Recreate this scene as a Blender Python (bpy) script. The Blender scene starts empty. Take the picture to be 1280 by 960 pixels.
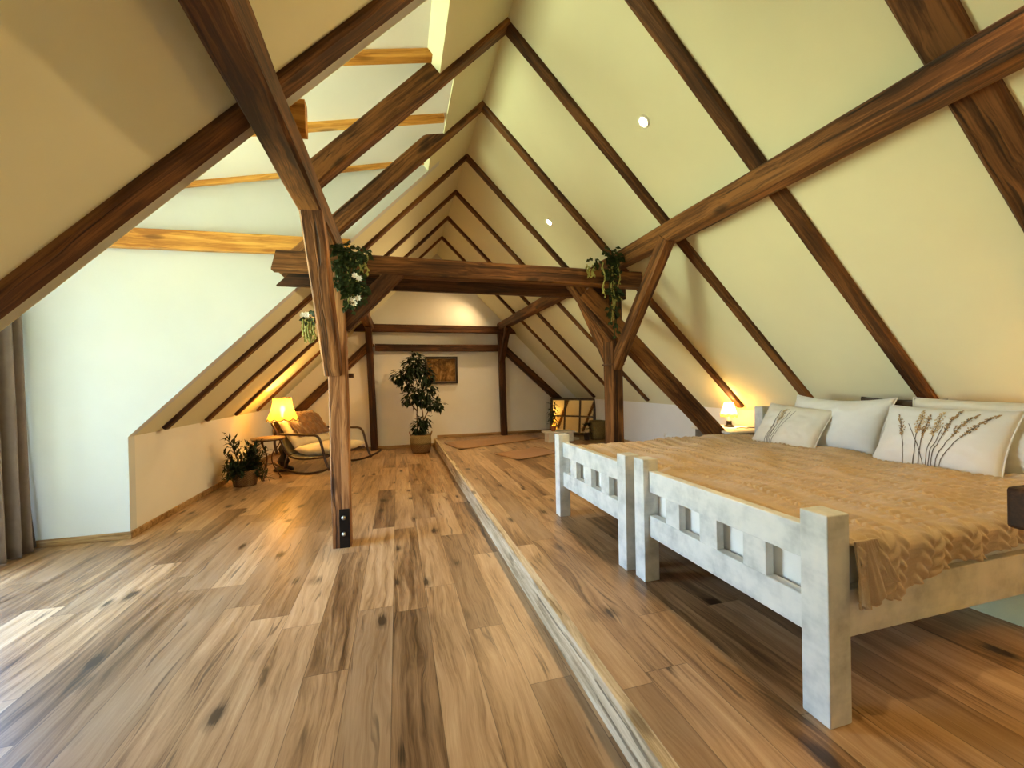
import bpy, bmesh, math, random
from mathutils import Vector, Matrix, noise

rnd = random.Random(7)
SC = bpy.context.scene
COL = SC.collection
PI = math.pi

# ------------------------------------------------------------------ node helpers
class NT:
    def __init__(self, name):
        self.m = bpy.data.materials.new(name)
        self.m.use_nodes = True
        self.t = self.m.node_tree
        self.n = self.t.nodes
        self.b = self.n['Principled BSDF']
        self.out = self.n['Material Output']
    def new(self, typ, **kw):
        nd = self.n.new(typ)
        for k, v in kw.items():
            setattr(nd, k, v)
        return nd
    def put(self, sock, v):
        if v is None:
            return
        if isinstance(v, bpy.types.NodeSocket):
            self.t.links.new(v, sock)
        else:
            sock.default_value = v
    def math(self, op, a, b=None, c=None, clamp=False):
        nd = self.new('ShaderNodeMath', operation=op, use_clamp=clamp)
        self.put(nd.inputs[0], a); self.put(nd.inputs[1], b); self.put(nd.inputs[2], c)
        return nd.outputs[0]
    def coords(self, kind='Object'):
        return self.new('ShaderNodeTexCoord').outputs[kind]
    def vmath(self, op, a, b=None):
        nd = self.new('ShaderNodeVectorMath', operation=op)
        self.put(nd.inputs[0], a); self.put(nd.inputs[1], b)
        return nd.outputs[0]
    def sep(self, v):
        nd = self.new('ShaderNodeSeparateXYZ'); self.put(nd.inputs[0], v); return nd.outputs
    def comb(self, x, y, z):
        nd = self.new('ShaderNodeCombineXYZ')
        for i, a in enumerate((x, y, z)):
            self.put(nd.inputs[i], a)
        return nd.outputs[0]
    def noise(self, v, scale=5, detail=4, rough=0.5, dist=0.0):
        nd = self.new('ShaderNodeTexNoise')
        self.put(nd.inputs['Vector'], v)
        nd.inputs['Scale'].default_value = scale
        nd.inputs['Detail'].default_value = detail
        nd.inputs['Roughness'].default_value = rough
        nd.inputs['Distortion'].default_value = dist
        return nd.outputs['Fac']
    def ramp(self, f, stops, interp='LINEAR'):
        nd = self.new('ShaderNodeValToRGB')
        cr = nd.color_ramp; cr.interpolation = interp
        while len(cr.elements) < len(stops):
            cr.elements.new(0.5)
        for e, (p, c) in zip(cr.elements, stops):
            e.position = p
            e.color = (c[0], c[1], c[2], 1) if not isinstance(c, (int, float)) else (c, c, c, 1)
        self.put(nd.inputs[0], f)
        return nd.outputs[0]
    def mix(self, f, a, b, mode='MIX'):
        nd = self.new('ShaderNodeMix', data_type='RGBA', blend_type=mode)
        for s, v in ((nd.inputs[0], f), (nd.inputs[6], a), (nd.inputs[7], b)):
            if isinstance(v, tuple) and len(v) == 3:
                v = (*v, 1)
            self.put(s, v)
        return nd.outputs[2]
    def bump(self, h, strength=0.3, dist=0.01):
        nd = self.new('ShaderNodeBump')
        nd.inputs['Strength'].default_value = strength
        nd.inputs['Distance'].default_value = dist
        self.put(nd.inputs['Height'], h)
        self.put(self.b.inputs['Normal'], nd.outputs[0])
    def rand(self):
        return self.new('ShaderNodeObjectInfo').outputs['Random']
    def base(self, c, rough=0.6, spec=0.5):
        if isinstance(c, tuple) and len(c) == 3:
            c = (*c, 1)
        self.put(self.b.inputs['Base Color'], c)
        self.put(self.b.inputs['Roughness'], rough)
        self.b.inputs['Specular IOR Level'].default_value = spec

def mat_plain(name, c, rough=0.6, metal=0.0, spec=0.5, var=0.12, scale=30):
    t = NT(name)
    f = t.noise(t.coords(), scale, 4)
    lo = tuple(x * (1 - var) for x in c); hi = tuple(min(1, x * (1 + var)) for x in c)
    t.base(t.ramp(f, [(0.3, lo), (0.7, hi)]), rough, spec)
    t.b.inputs['Metallic'].default_value = metal
    return t.m

def mat_plaster(name, c, bump=0.08):
    t = NT(name)
    co = t.coords()
    f = t.noise(co, 3, 3)
    lo = tuple(x * 0.97 for x in c)
    t.base(t.ramp(f, [(0.35, lo), (0.65, c)]), 0.85, 0.25)
    t.bump(t.noise(co, 90, 5, 0.6), bump, 0.01)
    return t.m

def mat_timber(name, dark, mid, light, crack=0.75, rough=0.62):
    t = NT(name)
    co = t.vmath('ADD', t.coords(), t.comb(t.math('MULTIPLY', t.rand(), 37.0), t.math('MULTIPLY', t.rand(), 11.0), 0.0))
    warp = t.noise(t.vmath('MULTIPLY', co, (1.6, 5, 5)), 1.0, 3)
    wv = t.vmath('ADD', co, t.comb(0.0, t.math('MULTIPLY', warp, 0.10), t.math('MULTIPLY', warp, 0.08)))
    g1 = t.noise(t.vmath('MULTIPLY', wv, (1.1, 26, 26)), 1.0, 6, 0.6, 0.6)
    g2 = t.noise(t.vmath('MULTIPLY', wv, (2.5, 120, 120)), 1.0, 3, 0.6)
    big = t.noise(t.vmath('MULTIPLY', co, (1.3, 4, 4)), 1.0, 2)
    f = t.math('ADD', t.math('MULTIPLY', g1, 0.7), t.math('MULTIPLY', g2, 0.3))
    f = t.math('ADD', f, t.math('MULTIPLY', t.math('SUBTRACT', big, 0.5), 0.45))
    col = t.ramp(f, [(0.36, dark), (0.49, mid), (0.62, light)])
    # drying cracks
    cr = t.noise(t.vmath('MULTIPLY', wv, (0.7, 34, 34)), 1.0, 2, 0.5, 0.2)
    crm = t.ramp(cr, [(0.0, 0.0), (0.31, 0.0), (0.36, 1.0)])
    col = t.mix(t.math('MULTIPLY', t.math('SUBTRACT', 1.0, crm), crack), col, tuple(x * 0.18 for x in dark))
    # knots
    vo = t.new('ShaderNodeTexVoronoi'); t.put(vo.inputs['Vector'], t.vmath('MULTIPLY', co, (2.2, 7, 7))); vo.inputs['Scale'].default_value = 1.0
    kn = t.ramp(vo.outputs['Distance'], [(0.0, 1.0), (0.11, 0.9), (0.2, 0.0)])
    col = t.mix(t.math('MULTIPLY', kn, 0.75), col, tuple(x * 0.35 for x in dark))
    t.base(col, rough, 0.3)
    h = t.math('ADD', t.math('MULTIPLY', g1, 0.6), t.math('MULTIPLY', crm, 0.8))
    t.bump(h, 0.55, 0.006)
    return t.m

def mat_planks(name, pw=0.184):
    t = NT(name)
    co = t.coords()
    s = t.sep(co)
    u = t.math('DIVIDE', t.math('ADD', s[0], 0.046), pw)
    iu = t.math('FLOOR', u)
    wn = t.new('ShaderNodeTexWhiteNoise', noise_dimensions='1D'); t.put(wn.inputs['W'], iu)
    v = t.math('ADD', t.math('DIVIDE', s[1], 1.35), t.math('MULTIPLY', wn.outputs['Value'], 7.3))
    iv = t.math('FLOOR', v)
    wn2 = t.new('ShaderNodeTexWhiteNoise', noise_dimensions='2D'); t.put(wn2.inputs['Vector'], t.comb(iu, iv, 0.0))
    r = wn2.outputs['Value']
    wn3 = t.new('ShaderNodeTexWhiteNoise', noise_dimensions='2D'); t.put(wn3.inputs['Vector'], t.comb(iv, iu, 0.0))
    r2 = wn3.outputs['Value']
    # grain
    p = t.comb(t.math('ADD', s[0], t.math('MULTIPLY', r, 5.0)), t.math('ADD', s[1], t.math('MULTIPLY', r2, 9.0)), t.math('MULTIPLY', r, 13.0))
    wp = t.noise(t.vmath('MULTIPLY', p, (7, 1.4, 1)), 1.0, 3)
    pw_ = t.vmath('ADD', p, t.comb(t.math('MULTIPLY', wp, 0.12), 0.0, 0.0))
    g1 = t.noise(t.vmath('MULTIPLY', pw_, (26, 1.3, 1)), 1.0, 6, 0.62, 0.4)
    g2 = t.noise(t.vmath('MULTIPLY', pw_, (150, 5, 1)), 1.0, 3, 0.6)
    big = t.noise(t.vmath('MULTIPLY', p, (6, 1.1, 1)), 1.0, 3)
    f = t.math('ADD', t.math('MULTIPLY', g1, 0.62), t.math('MULTIPLY', g2, 0.28))
    f = t.math('ADD', f, t.math('MULTIPLY', big, 0.30))
    tone = t.math('MULTIPLY', t.math('SUBTRACT', r, 0.5), 0.20)
    f = t.math('ADD', f, tone)
    col = t.ramp(f, [(0.34, (0.055, 0.028, 0.012)), (0.45, (0.19, 0.104, 0.045)), (0.59, (0.40, 0.248, 0.125)), (0.80, (0.59, 0.415, 0.245))])
    # some greyish brown boards
    gm = t.ramp(r2, [(0.0, 0.0), (0.72, 0.0), (0.80, 1.0)])
    col = t.mix(t.math('MULTIPLY', gm, 0.55), col, t.mix(1.0, col, (0.42, 0.38, 0.36), 'MULTIPLY'))
    # knots and dark streaks
    vo = t.new('ShaderNodeTexVoronoi'); t.put(vo.inputs['Vector'], t.vmath('MULTIPLY', pw_, (6.0, 2.6, 1))); vo.inputs['Scale'].default_value = 1.0
    kd = t.math('ADD', vo.outputs['Distance'], t.math('ADD', t.math('MULTIPLY', t.math('SUBTRACT', g2, 0.5), 0.16), t.math('MULTIPLY', t.math('SUBTRACT', g1, 0.5), 0.35)))
    kn = t.ramp(kd, [(0.0, 1.0), (0.095, 0.95), (0.14, 0.45), (0.25, 0.0)])
    sp = t.sep(vo.outputs['Color'])
    kn = t.math('MULTIPLY', kn, t.math('GREATER_THAN', sp[0], 0.22))
    col = t.mix(t.math('MULTIPLY', kn, 0.9), col, (0.022, 0.011, 0.005))
    st = t.noise(t.vmath('MULTIPLY', pw_, (38, 1.7, 1)), 1.0, 2, 0.5, 0.8)
    stm = t.ramp(st, [(0.0, 1.0), (0.29, 1.0), (0.36, 0.0)])
    col = t.mix(t.math('MULTIPLY', stm, 0.6), col, (0.035, 0.02, 0.011))
    # seams
    fu = t.math('FRACT', u); fv = t.math('FRACT', v)
    su = t.math('MINIMUM', fu, t.math('SUBTRACT', 1.0, fu))
    sv = t.math('MINIMUM', fv, t.math('SUBTRACT', 1.0, fv))
    seam = t.math('MAXIMUM', t.math('LESS_THAN', su, 0.008), t.math('LESS_THAN', sv, 0.0011))
    col = t.mix(t.math('MULTIPLY', seam, 0.55), col, (0.03, 0.017, 0.008))
    rough = t.math('ADD', 0.25, t.math('MULTIPLY', g1, 0.20))
    t.base(col, rough, 0.5)
    h = t.math('SUBTRACT', t.math('MULTIPLY', g1, 0.35), t.math('MULTIPLY', seam, 0.5))
    t.bump(t.math('SUBTRACT', h, t.math('MULTIPLY', kn, 0.3)), 0.35, 0.004)
    return t.m

def mat_chalk(name):
    t = NT(name)
    co = t.vmath('ADD', t.coords(), t.comb(t.math('MULTIPLY', t.rand(), 9.0), 0.0, 0.0))
    f1 = t.noise(co, 9, 4, 0.6)
    f2 = t.noise(t.vmath('MULTIPLY', co, (6, 6, 60)), 1.0, 4, 0.6)
    f = t.math('ADD', t.math('MULTIPLY', f1, 0.86), t.math('MULTIPLY', f2, 0.14))
    col = t.ramp(f, [(0.28, (0.40, 0.43, 0.43)), (0.42, (0.57, 0.60, 0.59)), (0.55, (0.70, 0.72, 0.70)), (0.7, (0.76, 0.77, 0.74))])
    t.base(col, 0.55, 0.4)
    t.bump(f2, 0.15, 0.003)
    return t.m

def mat_fabric(name, c, scale=260, var=0.14, rough=0.95, bump=0.3, sheen=0.2):
    t = NT(name)
    co = t.coords()
    f = t.noise(co, 14, 4); w = t.noise(co, scale, 2)
    lo = tuple(x * (1 - var) for x in c)
    t.base(t.ramp(t.math('ADD', t.math('MULTIPLY', f, 0.6), t.math('MULTIPLY', w, 0.4)), [(0.35, lo), (0.65, c)]), rough, 0.15)
    t.b.inputs['Sheen Weight'].default_value = sheen
    t.bump(w, bump, 0.003)
    return t.m

def mat_emit(name, c, strength, rough=0.6, base=(0.9, 0.85, 0.7)):
    t = NT(name)
    f = t.noise(t.coords(), 60, 2)
    t.base(t.ramp(f, [(0.3, tuple(x * 0.95 for x in base)), (0.7, base)]), rough)
    t.b.inputs['Emission Color'].default_value = (*c, 1)
    t.b.inputs['Emission Strength'].default_value = strength
    return t.m

def mat_leaf(name, dark, light, rough=0.55):
    t = NT(name)
    f = t.noise(t.coords(), 22, 3)
    t.base(t.ramp(f, [(0.3, dark), (0.7, light)]), rough, 0.22)
    return t.m

def mat_wicker(name, lo, hi):
    t = NT(name)
    co = t.coords(); s = t.sep(co)
    ang = t.math('ARCTAN2', s[1], s[0])
    a = t.math('SINE', t.math('MULTIPLY', ang, 28.0))
    b = t.math('SINE', t.math('MULTIPLY', s[2], 260.0))
    w = t.math('ADD', t.math('MULTIPLY', t.math('MULTIPLY', a, b), 0.35), 0.5)
    f = t.math('ADD', t.math('MULTIPLY', w, 0.7), t.math('MULTIPLY', t.noise(co, 25, 3), 0.3))
    t.base(t.ramp(f, [(0.25, lo), (0.75, hi)]), 0.8, 0.2)
    t.bump(w, 0.6, 0.008)
    return t.m

def mat_glass(name):
    t = NT(name)
    tr = t.new('ShaderNodeBsdfTransparent'); gl = t.new('ShaderNodeBsdfGlossy')
    gl.inputs['Roughness'].default_value = 0.02
    mx = t.new('ShaderNodeMixShader'); mx.inputs[0].default_value = 0.06
    t.t.links.new(tr.outputs[0], mx.inputs[1]); t.t.links.new(gl.outputs[0], mx.inputs[2])
    t.t.links.new(mx.outputs[0], t.out.inputs[0])
    return t.m

def mat_mirror(name):
    t = NT(name)
    f = t.noise(t.coords(), 4, 2)
    t.base(t.ramp(f, [(0.3, (0.52, 0.50, 0.47)), (0.7, (0.58, 0.56, 0.53))]), 0.03)
    t.b.inputs['Metallic'].default_value = 1.0
    return t.m

def mat_artwork(name):
    t = NT(name)
    co = t.coords()
    n1 = t.noise(t.vmath('MULTIPLY', co, (9, 9, 6)), 1.0, 6, 0.65, 0.8)
    n2 = t.noise(t.vmath('MULTIPLY', co, (30, 30, 12)), 1.0, 4, 0.7)
    f = t.math('ADD', t.math('MULTIPLY', n1, 0.7), t.math('MULTIPLY', n2, 0.3))
    t.base(t.ramp(f, [(0.34, (0.03, 0.014, 0.005)), (0.5, (0.16, 0.08, 0.02)), (0.66, (0.40, 0.24, 0.08))]), 0.12, 0.5)
    return t.m

def mat_shade(name, c, strength, base, through):
    t = NT(name)
    f = t.noise(t.coords(), 60, 2)
    t.base(t.ramp(f, [(0.3, tuple(x * 0.95 for x in base)), (0.7, base)]), 0.8)
    t.b.inputs['Emission Color'].default_value = (*c, 1)
    t.b.inputs['Emission Strength'].default_value = strength
    tr = t.new('ShaderNodeBsdfTransparent'); tr.inputs[0].default_value = (1.0, 0.80, 0.42, 1)
    tl = t.new('ShaderNodeBsdfTranslucent'); tl.inputs[0].default_value = (*base, 1)
    m1 = t.new('ShaderNodeMixShader'); m1.inputs[0].default_value = 0.5
    m2 = t.new('ShaderNodeMixShader'); m2.inputs[0].default_value = through
    L = t.t.links.new
    L(t.b.outputs[0], m1.inputs[1]); L(tl.outputs[0], m1.inputs[2])
    L(m1.outputs[0], m2.inputs[1]); L(tr.outputs[0], m2.inputs[2]); L(m2.outputs[0], t.out.inputs[0])
    return t.m

M = dict(
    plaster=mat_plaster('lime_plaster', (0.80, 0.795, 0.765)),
    daylit_plaster=mat_plaster('cool_daylit_plaster', (0.82, 0.85, 0.87)),  # wall plaster made cooler and lighter, painting window daylight onto the right wall
    cheek=mat_plaster('dimmed_cheek_plaster', (0.65, 0.685, 0.70)),  # wall plaster greyed down, so strong window light on the cheek looks weaker
    roof=mat_plaster('roof_lining_plaster', (0.78, 0.77, 0.56), 0.05),
    floor=mat_planks('oak_floor_planks'),
    riser=mat_timber('pale_timber_riser', (0.24, 0.17, 0.09), (0.52, 0.41, 0.26), (0.72, 0.62, 0.45), 0.6, 0.55),
    timber=mat_timber('old_brown_timber', (0.028, 0.010, 0.003), (0.098, 0.037, 0.010), (0.240, 0.103, 0.029)),
    rafter=mat_timber('old_rafter_timber', (0.028, 0.010, 0.003), (0.080, 0.031, 0.009), (0.180, 0.076, 0.023)),
    darkt=mat_timber('dark_brown_timber', (0.016, 0.006, 0.002), (0.046, 0.016, 0.005), (0.105, 0.040, 0.012)),
    post=mat_timber('worn_post_timber', (0.080, 0.030, 0.010), (0.27, 0.118, 0.042), (0.52, 0.265, 0.112)),
    pine=mat_timber('golden_pine_timber', (0.36, 0.14, 0.025), (0.60, 0.28, 0.055), (0.78, 0.43, 0.10), 0.25, 0.45),
    base=mat_timber('oak_baseboard', (0.17, 0.09, 0.03), (0.33, 0.20, 0.085), (0.46, 0.30, 0.14), 0.2),
    chalk=mat_chalk('chalky_white_paint'),
    sheet=mat_fabric('white_cotton', (0.84, 0.84, 0.82), 300, 0.05, 0.9, 0.12),
    linen=mat_fabric('ivory_cotton', (0.82, 0.79, 0.70), 300, 0.06, 0.9, 0.15),
    knit=mat_fabric('beige_cable_knit', (0.63, 0.475, 0.305), 420, 0.22, 0.95, 0.5, 0.3),
    cream=mat_fabric('cream_upholstery', (0.70, 0.58, 0.36), 300, 0.1),
    khaki=mat_fabric('khaki_canvas', (0.42, 0.33, 0.17), 300, 0.15),
    fur=mat_fabric('brown_fur', (0.22, 0.10, 0.035), 120, 0.55, 1.0, 1.0, 0.6),
    curtain=mat_fabric('mauve_grey_curtain_cloth', (0.20, 0.155, 0.135), 320, 0.18, 0.8, 0.25),
    darksheet=mat_fabric('dark_brown_sheet_cloth', (0.045, 0.030, 0.022), 320, 0.2),
    darkcloth=mat_fabric('dark_brown_cloth', (0.06, 0.035, 0.02), 320, 0.2),
    green=mat_fabric('pale_green_cloth', (0.62, 0.66, 0.42), 260, 0.1),
    rug=mat_fabric('flat_brown_rug_weave', (0.33, 0.17, 0.065), 200, 0.15, 0.9, 0.2),
    print1=mat_plain('printed_seed_brown', (0.40, 0.25, 0.11), 0.95),
    print2=mat_plain('printed_stem_grey', (0.14, 0.12, 0.10), 0.95),
    print3=mat_plain('printed_plume_beige', (0.60, 0.46, 0.26), 0.95),
    iron=mat_plain('blackened_iron', (0.018, 0.014, 0.012), 0.45, 0.6),
    rust=mat_plain('brown_iron', (0.10, 0.045, 0.02), 0.6, 0.5),
    steel=mat_plain('galvanised_steel', (0.55, 0.54, 0.50), 0.4, 0.9),
    bentwood=mat_plain('dark_bentwood', (0.045, 0.017, 0.008), 0.35, 0.0),
    bronze=mat_plain('dark_bronze', (0.03, 0.022, 0.016), 0.4, 0.4),
    tabletop=mat_plain('brown_table_top', (0.42, 0.24, 0.09), 0.45),
    white=mat_plain('white_paint', (0.80, 0.79, 0.74), 0.5, 0, 0.5, 0.05),
    greywood=mat_plain('grey_painted_wood', (0.23, 0.22, 0.19), 0.6),
    wicker=mat_wicker('woven_basket', (0.09, 0.045, 0.018), (0.28, 0.155, 0.06)),
    olive=mat_wicker('olive_woven_basket', (0.10, 0.075, 0.025), (0.30, 0.22, 0.08)),
    band=mat_wicker('pale_woven_band', (0.17, 0.12, 0.05), (0.34, 0.25, 0.11)),
    terra=mat_plain('terracotta', (0.42, 0.15, 0.06), 0.8),
    soil=mat_plain('potting_soil', (0.03, 0.02, 0.012), 0.95),
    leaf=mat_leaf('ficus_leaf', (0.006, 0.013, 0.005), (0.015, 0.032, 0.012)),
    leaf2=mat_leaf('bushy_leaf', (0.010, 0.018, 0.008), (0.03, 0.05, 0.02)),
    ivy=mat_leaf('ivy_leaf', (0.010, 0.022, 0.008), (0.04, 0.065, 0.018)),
    ivylight=mat_leaf('ivy_pale_tendril', (0.22, 0.24, 0.06), (0.42, 0.42, 0.14), 0.6),
    petal=mat_plain('white_petal', (0.82, 0.82, 0.78), 0.7),
    bark=mat_plain('grey_brown_bark', (0.10, 0.06, 0.03), 0.85),
    glass=mat_glass('window_glass'),
    mirror=mat_mirror('mirror_glass'),
    art=mat_artwork('sepia_picture'),
    frame=mat_plain('black_brown_frame', (0.020, 0.011, 0.007), 0.35),
    mount=mat_plain('grey_picture_mount', (0.25, 0.19, 0.12), 0.6),
    paper=mat_plain('white_paper', (0.80, 0.76, 0.68), 0.8),
    cream_shade=mat_shade('warm_lit_lampshade', (1.0, 0.58, 0.05), .40, (0.85, 0.60, 0.16), .32),
    night_shade=mat_shade('soft_lit_lampshade', (1.0, 0.66, 0.20), .45, (0.9, 0.78, 0.5), .35),
    lampbulb=mat_emit('lamp_bulb_glow', (1.0, 0.75, 0.35), 8.0),
    fringe=mat_emit('lit_lampshade_fringe', (1.0, 0.55, 0.06), .45, 0.8, (0.8, 0.55, 0.15)),
    bulb=mat_emit('spot_lamp_glow', (1.0, 0.80, 0.45), 60.0),
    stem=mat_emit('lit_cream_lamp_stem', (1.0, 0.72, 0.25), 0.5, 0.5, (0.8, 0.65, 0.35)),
    scallop=mat_plain('brown_scallop_trim', (0.10, 0.05, 0.02), 0.8),
)

# ------------------------------------------------------------------ object helpers
def tag(o, label=None, cat=None, group=None, kind=None):
    if label: o['label'] = label
    if cat: o['category'] = cat
    if group: o['group'] = group
    if kind: o['kind'] = kind
    return o

def link(name, bm, mats, parent=None, smooth=False, mat=None):
    me = bpy.data.meshes.new(name)
    bmesh.ops.recalc_face_normals(bm, faces=bm.faces)
    bm.to_mesh(me); bm.free()
    if not isinstance(mats, (list, tuple)): mats = [mats]
    for m in mats: me.materials.append(m)
    if smooth:
        for p in me.polygons: p.use_smooth = True
    o = bpy.data.objects.new(name, me)
    COL.objects.link(o)
    if mat is not None: o.matrix_world = mat
    if parent: o.parent = parent
    return o

def thing(name, label, cat, loc=(0, 0, 0), rz=0.0, group=None):
    o = bpy.data.objects.new(name, None); COL.objects.link(o)
    o.empty_display_size = 0.1
    o.location = loc; o.rotation_euler = (0, 0, rz)
    return tag(o, label, cat, group)

def add_box(bm, x0, x1, y0, y1, z0, z1, bevel=0.0, mi=0, rot=None):
    vs = [bm.verts.new((x, y, z)) for x in (x0, x1) for y in (y0, y1) for z in (z0, z1)]
    fs = [(0, 1, 3, 2), (4, 6, 7, 5), (0, 4, 5, 1), (2, 3, 7, 6), (0, 2, 6, 4), (1, 5, 7, 3)]
    faces = [bm.faces.new([vs[i] for i in f]) for f in fs]
    for f in faces: f.material_index = mi
    if bevel > 0:
        es = list({e for f in faces for e in f.edges})
        bmesh.ops.bevel(bm, geom=es, offset=bevel, segments=2, affect='EDGES', profile=0.5)
    return vs

def boxbm(*a, **k):
    bm = bmesh.new(); add_box(bm, *a, **k); return bm

def add_prism(bm, poly, off, mi=0):
    """polygon (list of 3D points) extruded by vector off"""
    a = [bm.verts.new(p) for p in poly]
    off = Vector(off)
    b = [bm.verts.new(Vector(p) + off) for p in poly]
    n = len(poly)
    f = [bm.faces.new(a), bm.faces.new(b[::-1])]
    for i in range(n):
        f.append(bm.faces.new((a[i], a[(i + 1) % n], b[(i + 1) % n], b[i])))
    for x in f: x.material_index = mi

def prismbm(poly, off):
    bm = bmesh.new(); add_prism(bm, poly, off); return bm

def add_tube(bm, pts, r, seg=8, mi=0, cap=True, flat=None):
    pts = [Vector(p) for p in pts]
    rs = r if isinstance(r, (list, tuple)) else [r] * len(pts)
    rings = []
    prev = None
    for i, p in enumerate(pts):
        d = (pts[min(i + 1, len(pts) - 1)] - pts[max(i - 1, 0)]).normalized()
        if prev is None:
            a = d.orthogonal().normalized()
        else:
            a = (prev - d * prev.dot(d)).normalized()
        prev = a
        b = d.cross(a)
        rings.append([bm.verts.new(p + (a * math.cos(2 * PI * k / seg) + b * math.sin(2 * PI * k / seg)) * rs[i]) for k in range(seg)])
    for i in range(len(rings) - 1):
        for k in range(seg):
            f = bm.faces.new((rings[i][k], rings[i][(k + 1) % seg], rings[i + 1][(k + 1) % seg], rings[i + 1][k]))
            f.material_index = mi; f.smooth = True
    if cap:
        for rg in (rings[0][::-1], rings[-1]):
            f = bm.faces.new(rg); f.material_index = mi

def add_lathe(bm, prof, seg=24, mi=0, c=(0, 0, 0), wob=None):
    rings = []
    for (r, z) in prof:
        rings.append([bm.verts.new((c[0] + (r * (1 + (wob(k, r, z) if wob else 0))) * math.cos(2 * PI * k / seg),
                                    c[1] + (r * (1 + (wob(k, r, z) if wob else 0))) * math.sin(2 * PI * k / seg), c[2] + z)) for k in range(seg)])
    for i in range(len(rings) - 1):
        for k in range(seg):
            f = bm.faces.new((rings[i][k], rings[i][(k + 1) % seg], rings[i + 1][(k + 1) % seg], rings[i + 1][k]))
            f.material_index = mi; f.smooth = True
    for rg, p in ((rings[0][::-1], prof[0]), (rings[-1], prof[-1])):
        if p[0] > 1e-4:
            f = bm.faces.new(rg); f.material_index = mi

def smoothpath(pts, n=8):
    """Catmull-Rom through points"""
    P = [Vector(p) for p in pts]
    P = [P[0] * 2 - P[1]] + P + [P[-1] * 2 - P[-2]]
    out = []
    for i in range(1, len(P) - 2):
        for k in range(n):
            t = k / n
            a, b, c, d = P[i - 1], P[i], P[i + 1], P[i + 2]
            out.append(0.5 * ((2 * b) + (c - a) * t + (2 * a - 5 * b + 4 * c - d) * t * t + (3 * b - a - 3 * c + d) * t ** 3))
    out.append(P[-2].copy())
    return out

def beam(name, label, p0, p1, w, h, mat='timber', up=(0, 0, 1), wob=0.005, ch=0.10, group=None, cat='beam', parent=None, taper=1.0, cut0=0.0, cut1=0.0):
    """hand-hewn timber: w across, h along up; its own local X runs along the length"""
    p0 = Vector(p0); p1 = Vector(p1)
    L = (p1 - p0).length
    x = (p1 - p0).normalized(); up = Vector(up)
    z = (up - x * up.dot(x)).normalized(); y = z.cross(x)
    n = max(2, int(L / 0.14))
    c = ch * min(w, h)
    a, b = w / 2, h / 2
    prof = [(-a + c, -b), (a - c, -b), (a, -b + c), (a, b - c), (a - c, b), (-a + c, b), (-a, b - c), (-a, -b + c)]
    bm = bmesh.new()
    seed = rnd.random() * 100
    rings = []
    for i in range(n + 1):
        t = i / n; s = 1 + (taper - 1) * t
        ring = []
        for k, (py, pz) in enumerate(prof):
            q = noise.noise_vector(Vector((t * L * 1.9 + seed, k * 0.7, seed)))
            xx = t * L
            if i == 0: xx += cut0 * pz / b
            if i == n: xx += cut1 * pz / b
            ring.append(bm.verts.new((xx, py * s + q.x * wob, pz * s + q.y * wob)))
        rings.append(ring)
    for i in range(n):
        for k in range(8):
            bm.faces.new((rings[i][k], rings[i][(k + 1) % 8], rings[i + 1][(k + 1) % 8], rings[i + 1][k]))
    bm.faces.new(rings[0][::-1]); bm.faces.new(rings[-1])
    Mx = Matrix(((x.x, y.x, z.x, p0.x), (x.y, y.y, z.y, p0.y), (x.z, y.z, z.z, p0.z), (0, 0, 0, 1)))
    o = link(name, bm, M[mat])
    if parent is None:
        o.matrix_world = Mx
    else:
        o.parent = parent
        o.matrix_local = Matrix.Translation(-Vector(parent.location)) @ Mx
    if label: tag(o, label, cat if parent is None else None, group)
    return o

def struct(name, bm, mat, smooth=False):
    return tag(link(name, bm, mat, None, smooth), kind='structure')

# ------------------------------------------------------------------ constants (metres, lower floor = 0)
HP = 0.155                      # platform height
XL, XR = -2.19, 3.80            # knee walls
YB, YF = 8.40, -1.60            # gable walls
LC, RC = 3.045, 4.685           # left plaster z = x + LC ; right plaster z = RC - x
XRIDGE = (RC - LC) / 2
YN, YC = 2.17, 4.216            # dormer cheeks
XD = -3.06                      # dormer front wall
SX = 0.705                      # step edge
def zl(x): return x + LC
def zr(x): return RC - x
def zd(x): return 3.405 + 0.22 * x

# ------------------------------------------------------------------ room shell
struct('floor', boxbm(XD - 0.25, SX + 0.06, YF - .1, YB + .1, -0.12, 0.0), M['floor'])
fl2 = struct('floor_platform', boxbm(SX + 0.045, XR + .1, YF - .1, YB + .1, 0.0005, HP), M['floor'])
o = beam('trim_1', None, (SX + 0.024, YF, HP / 2 - 0.002), (SX + 0.024, YB, HP / 2 - 0.002), 0.048, HP - 0.002, 'riser', wob=0.001, ch=0.04)
tag(o, 'pale timber riser edge of the raised floor platform', kind='structure')

struct('wall_back', prismbm([(XL - .1, YB, -.1), (XR + .1, YB, -.1), (XR + .1, YB, zr(XR)), (XRIDGE, YB, zl(XRIDGE) + .05), (XL - .1, YB, zl(XL))], (0, 0.12, 0)), M['plaster'])
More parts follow.
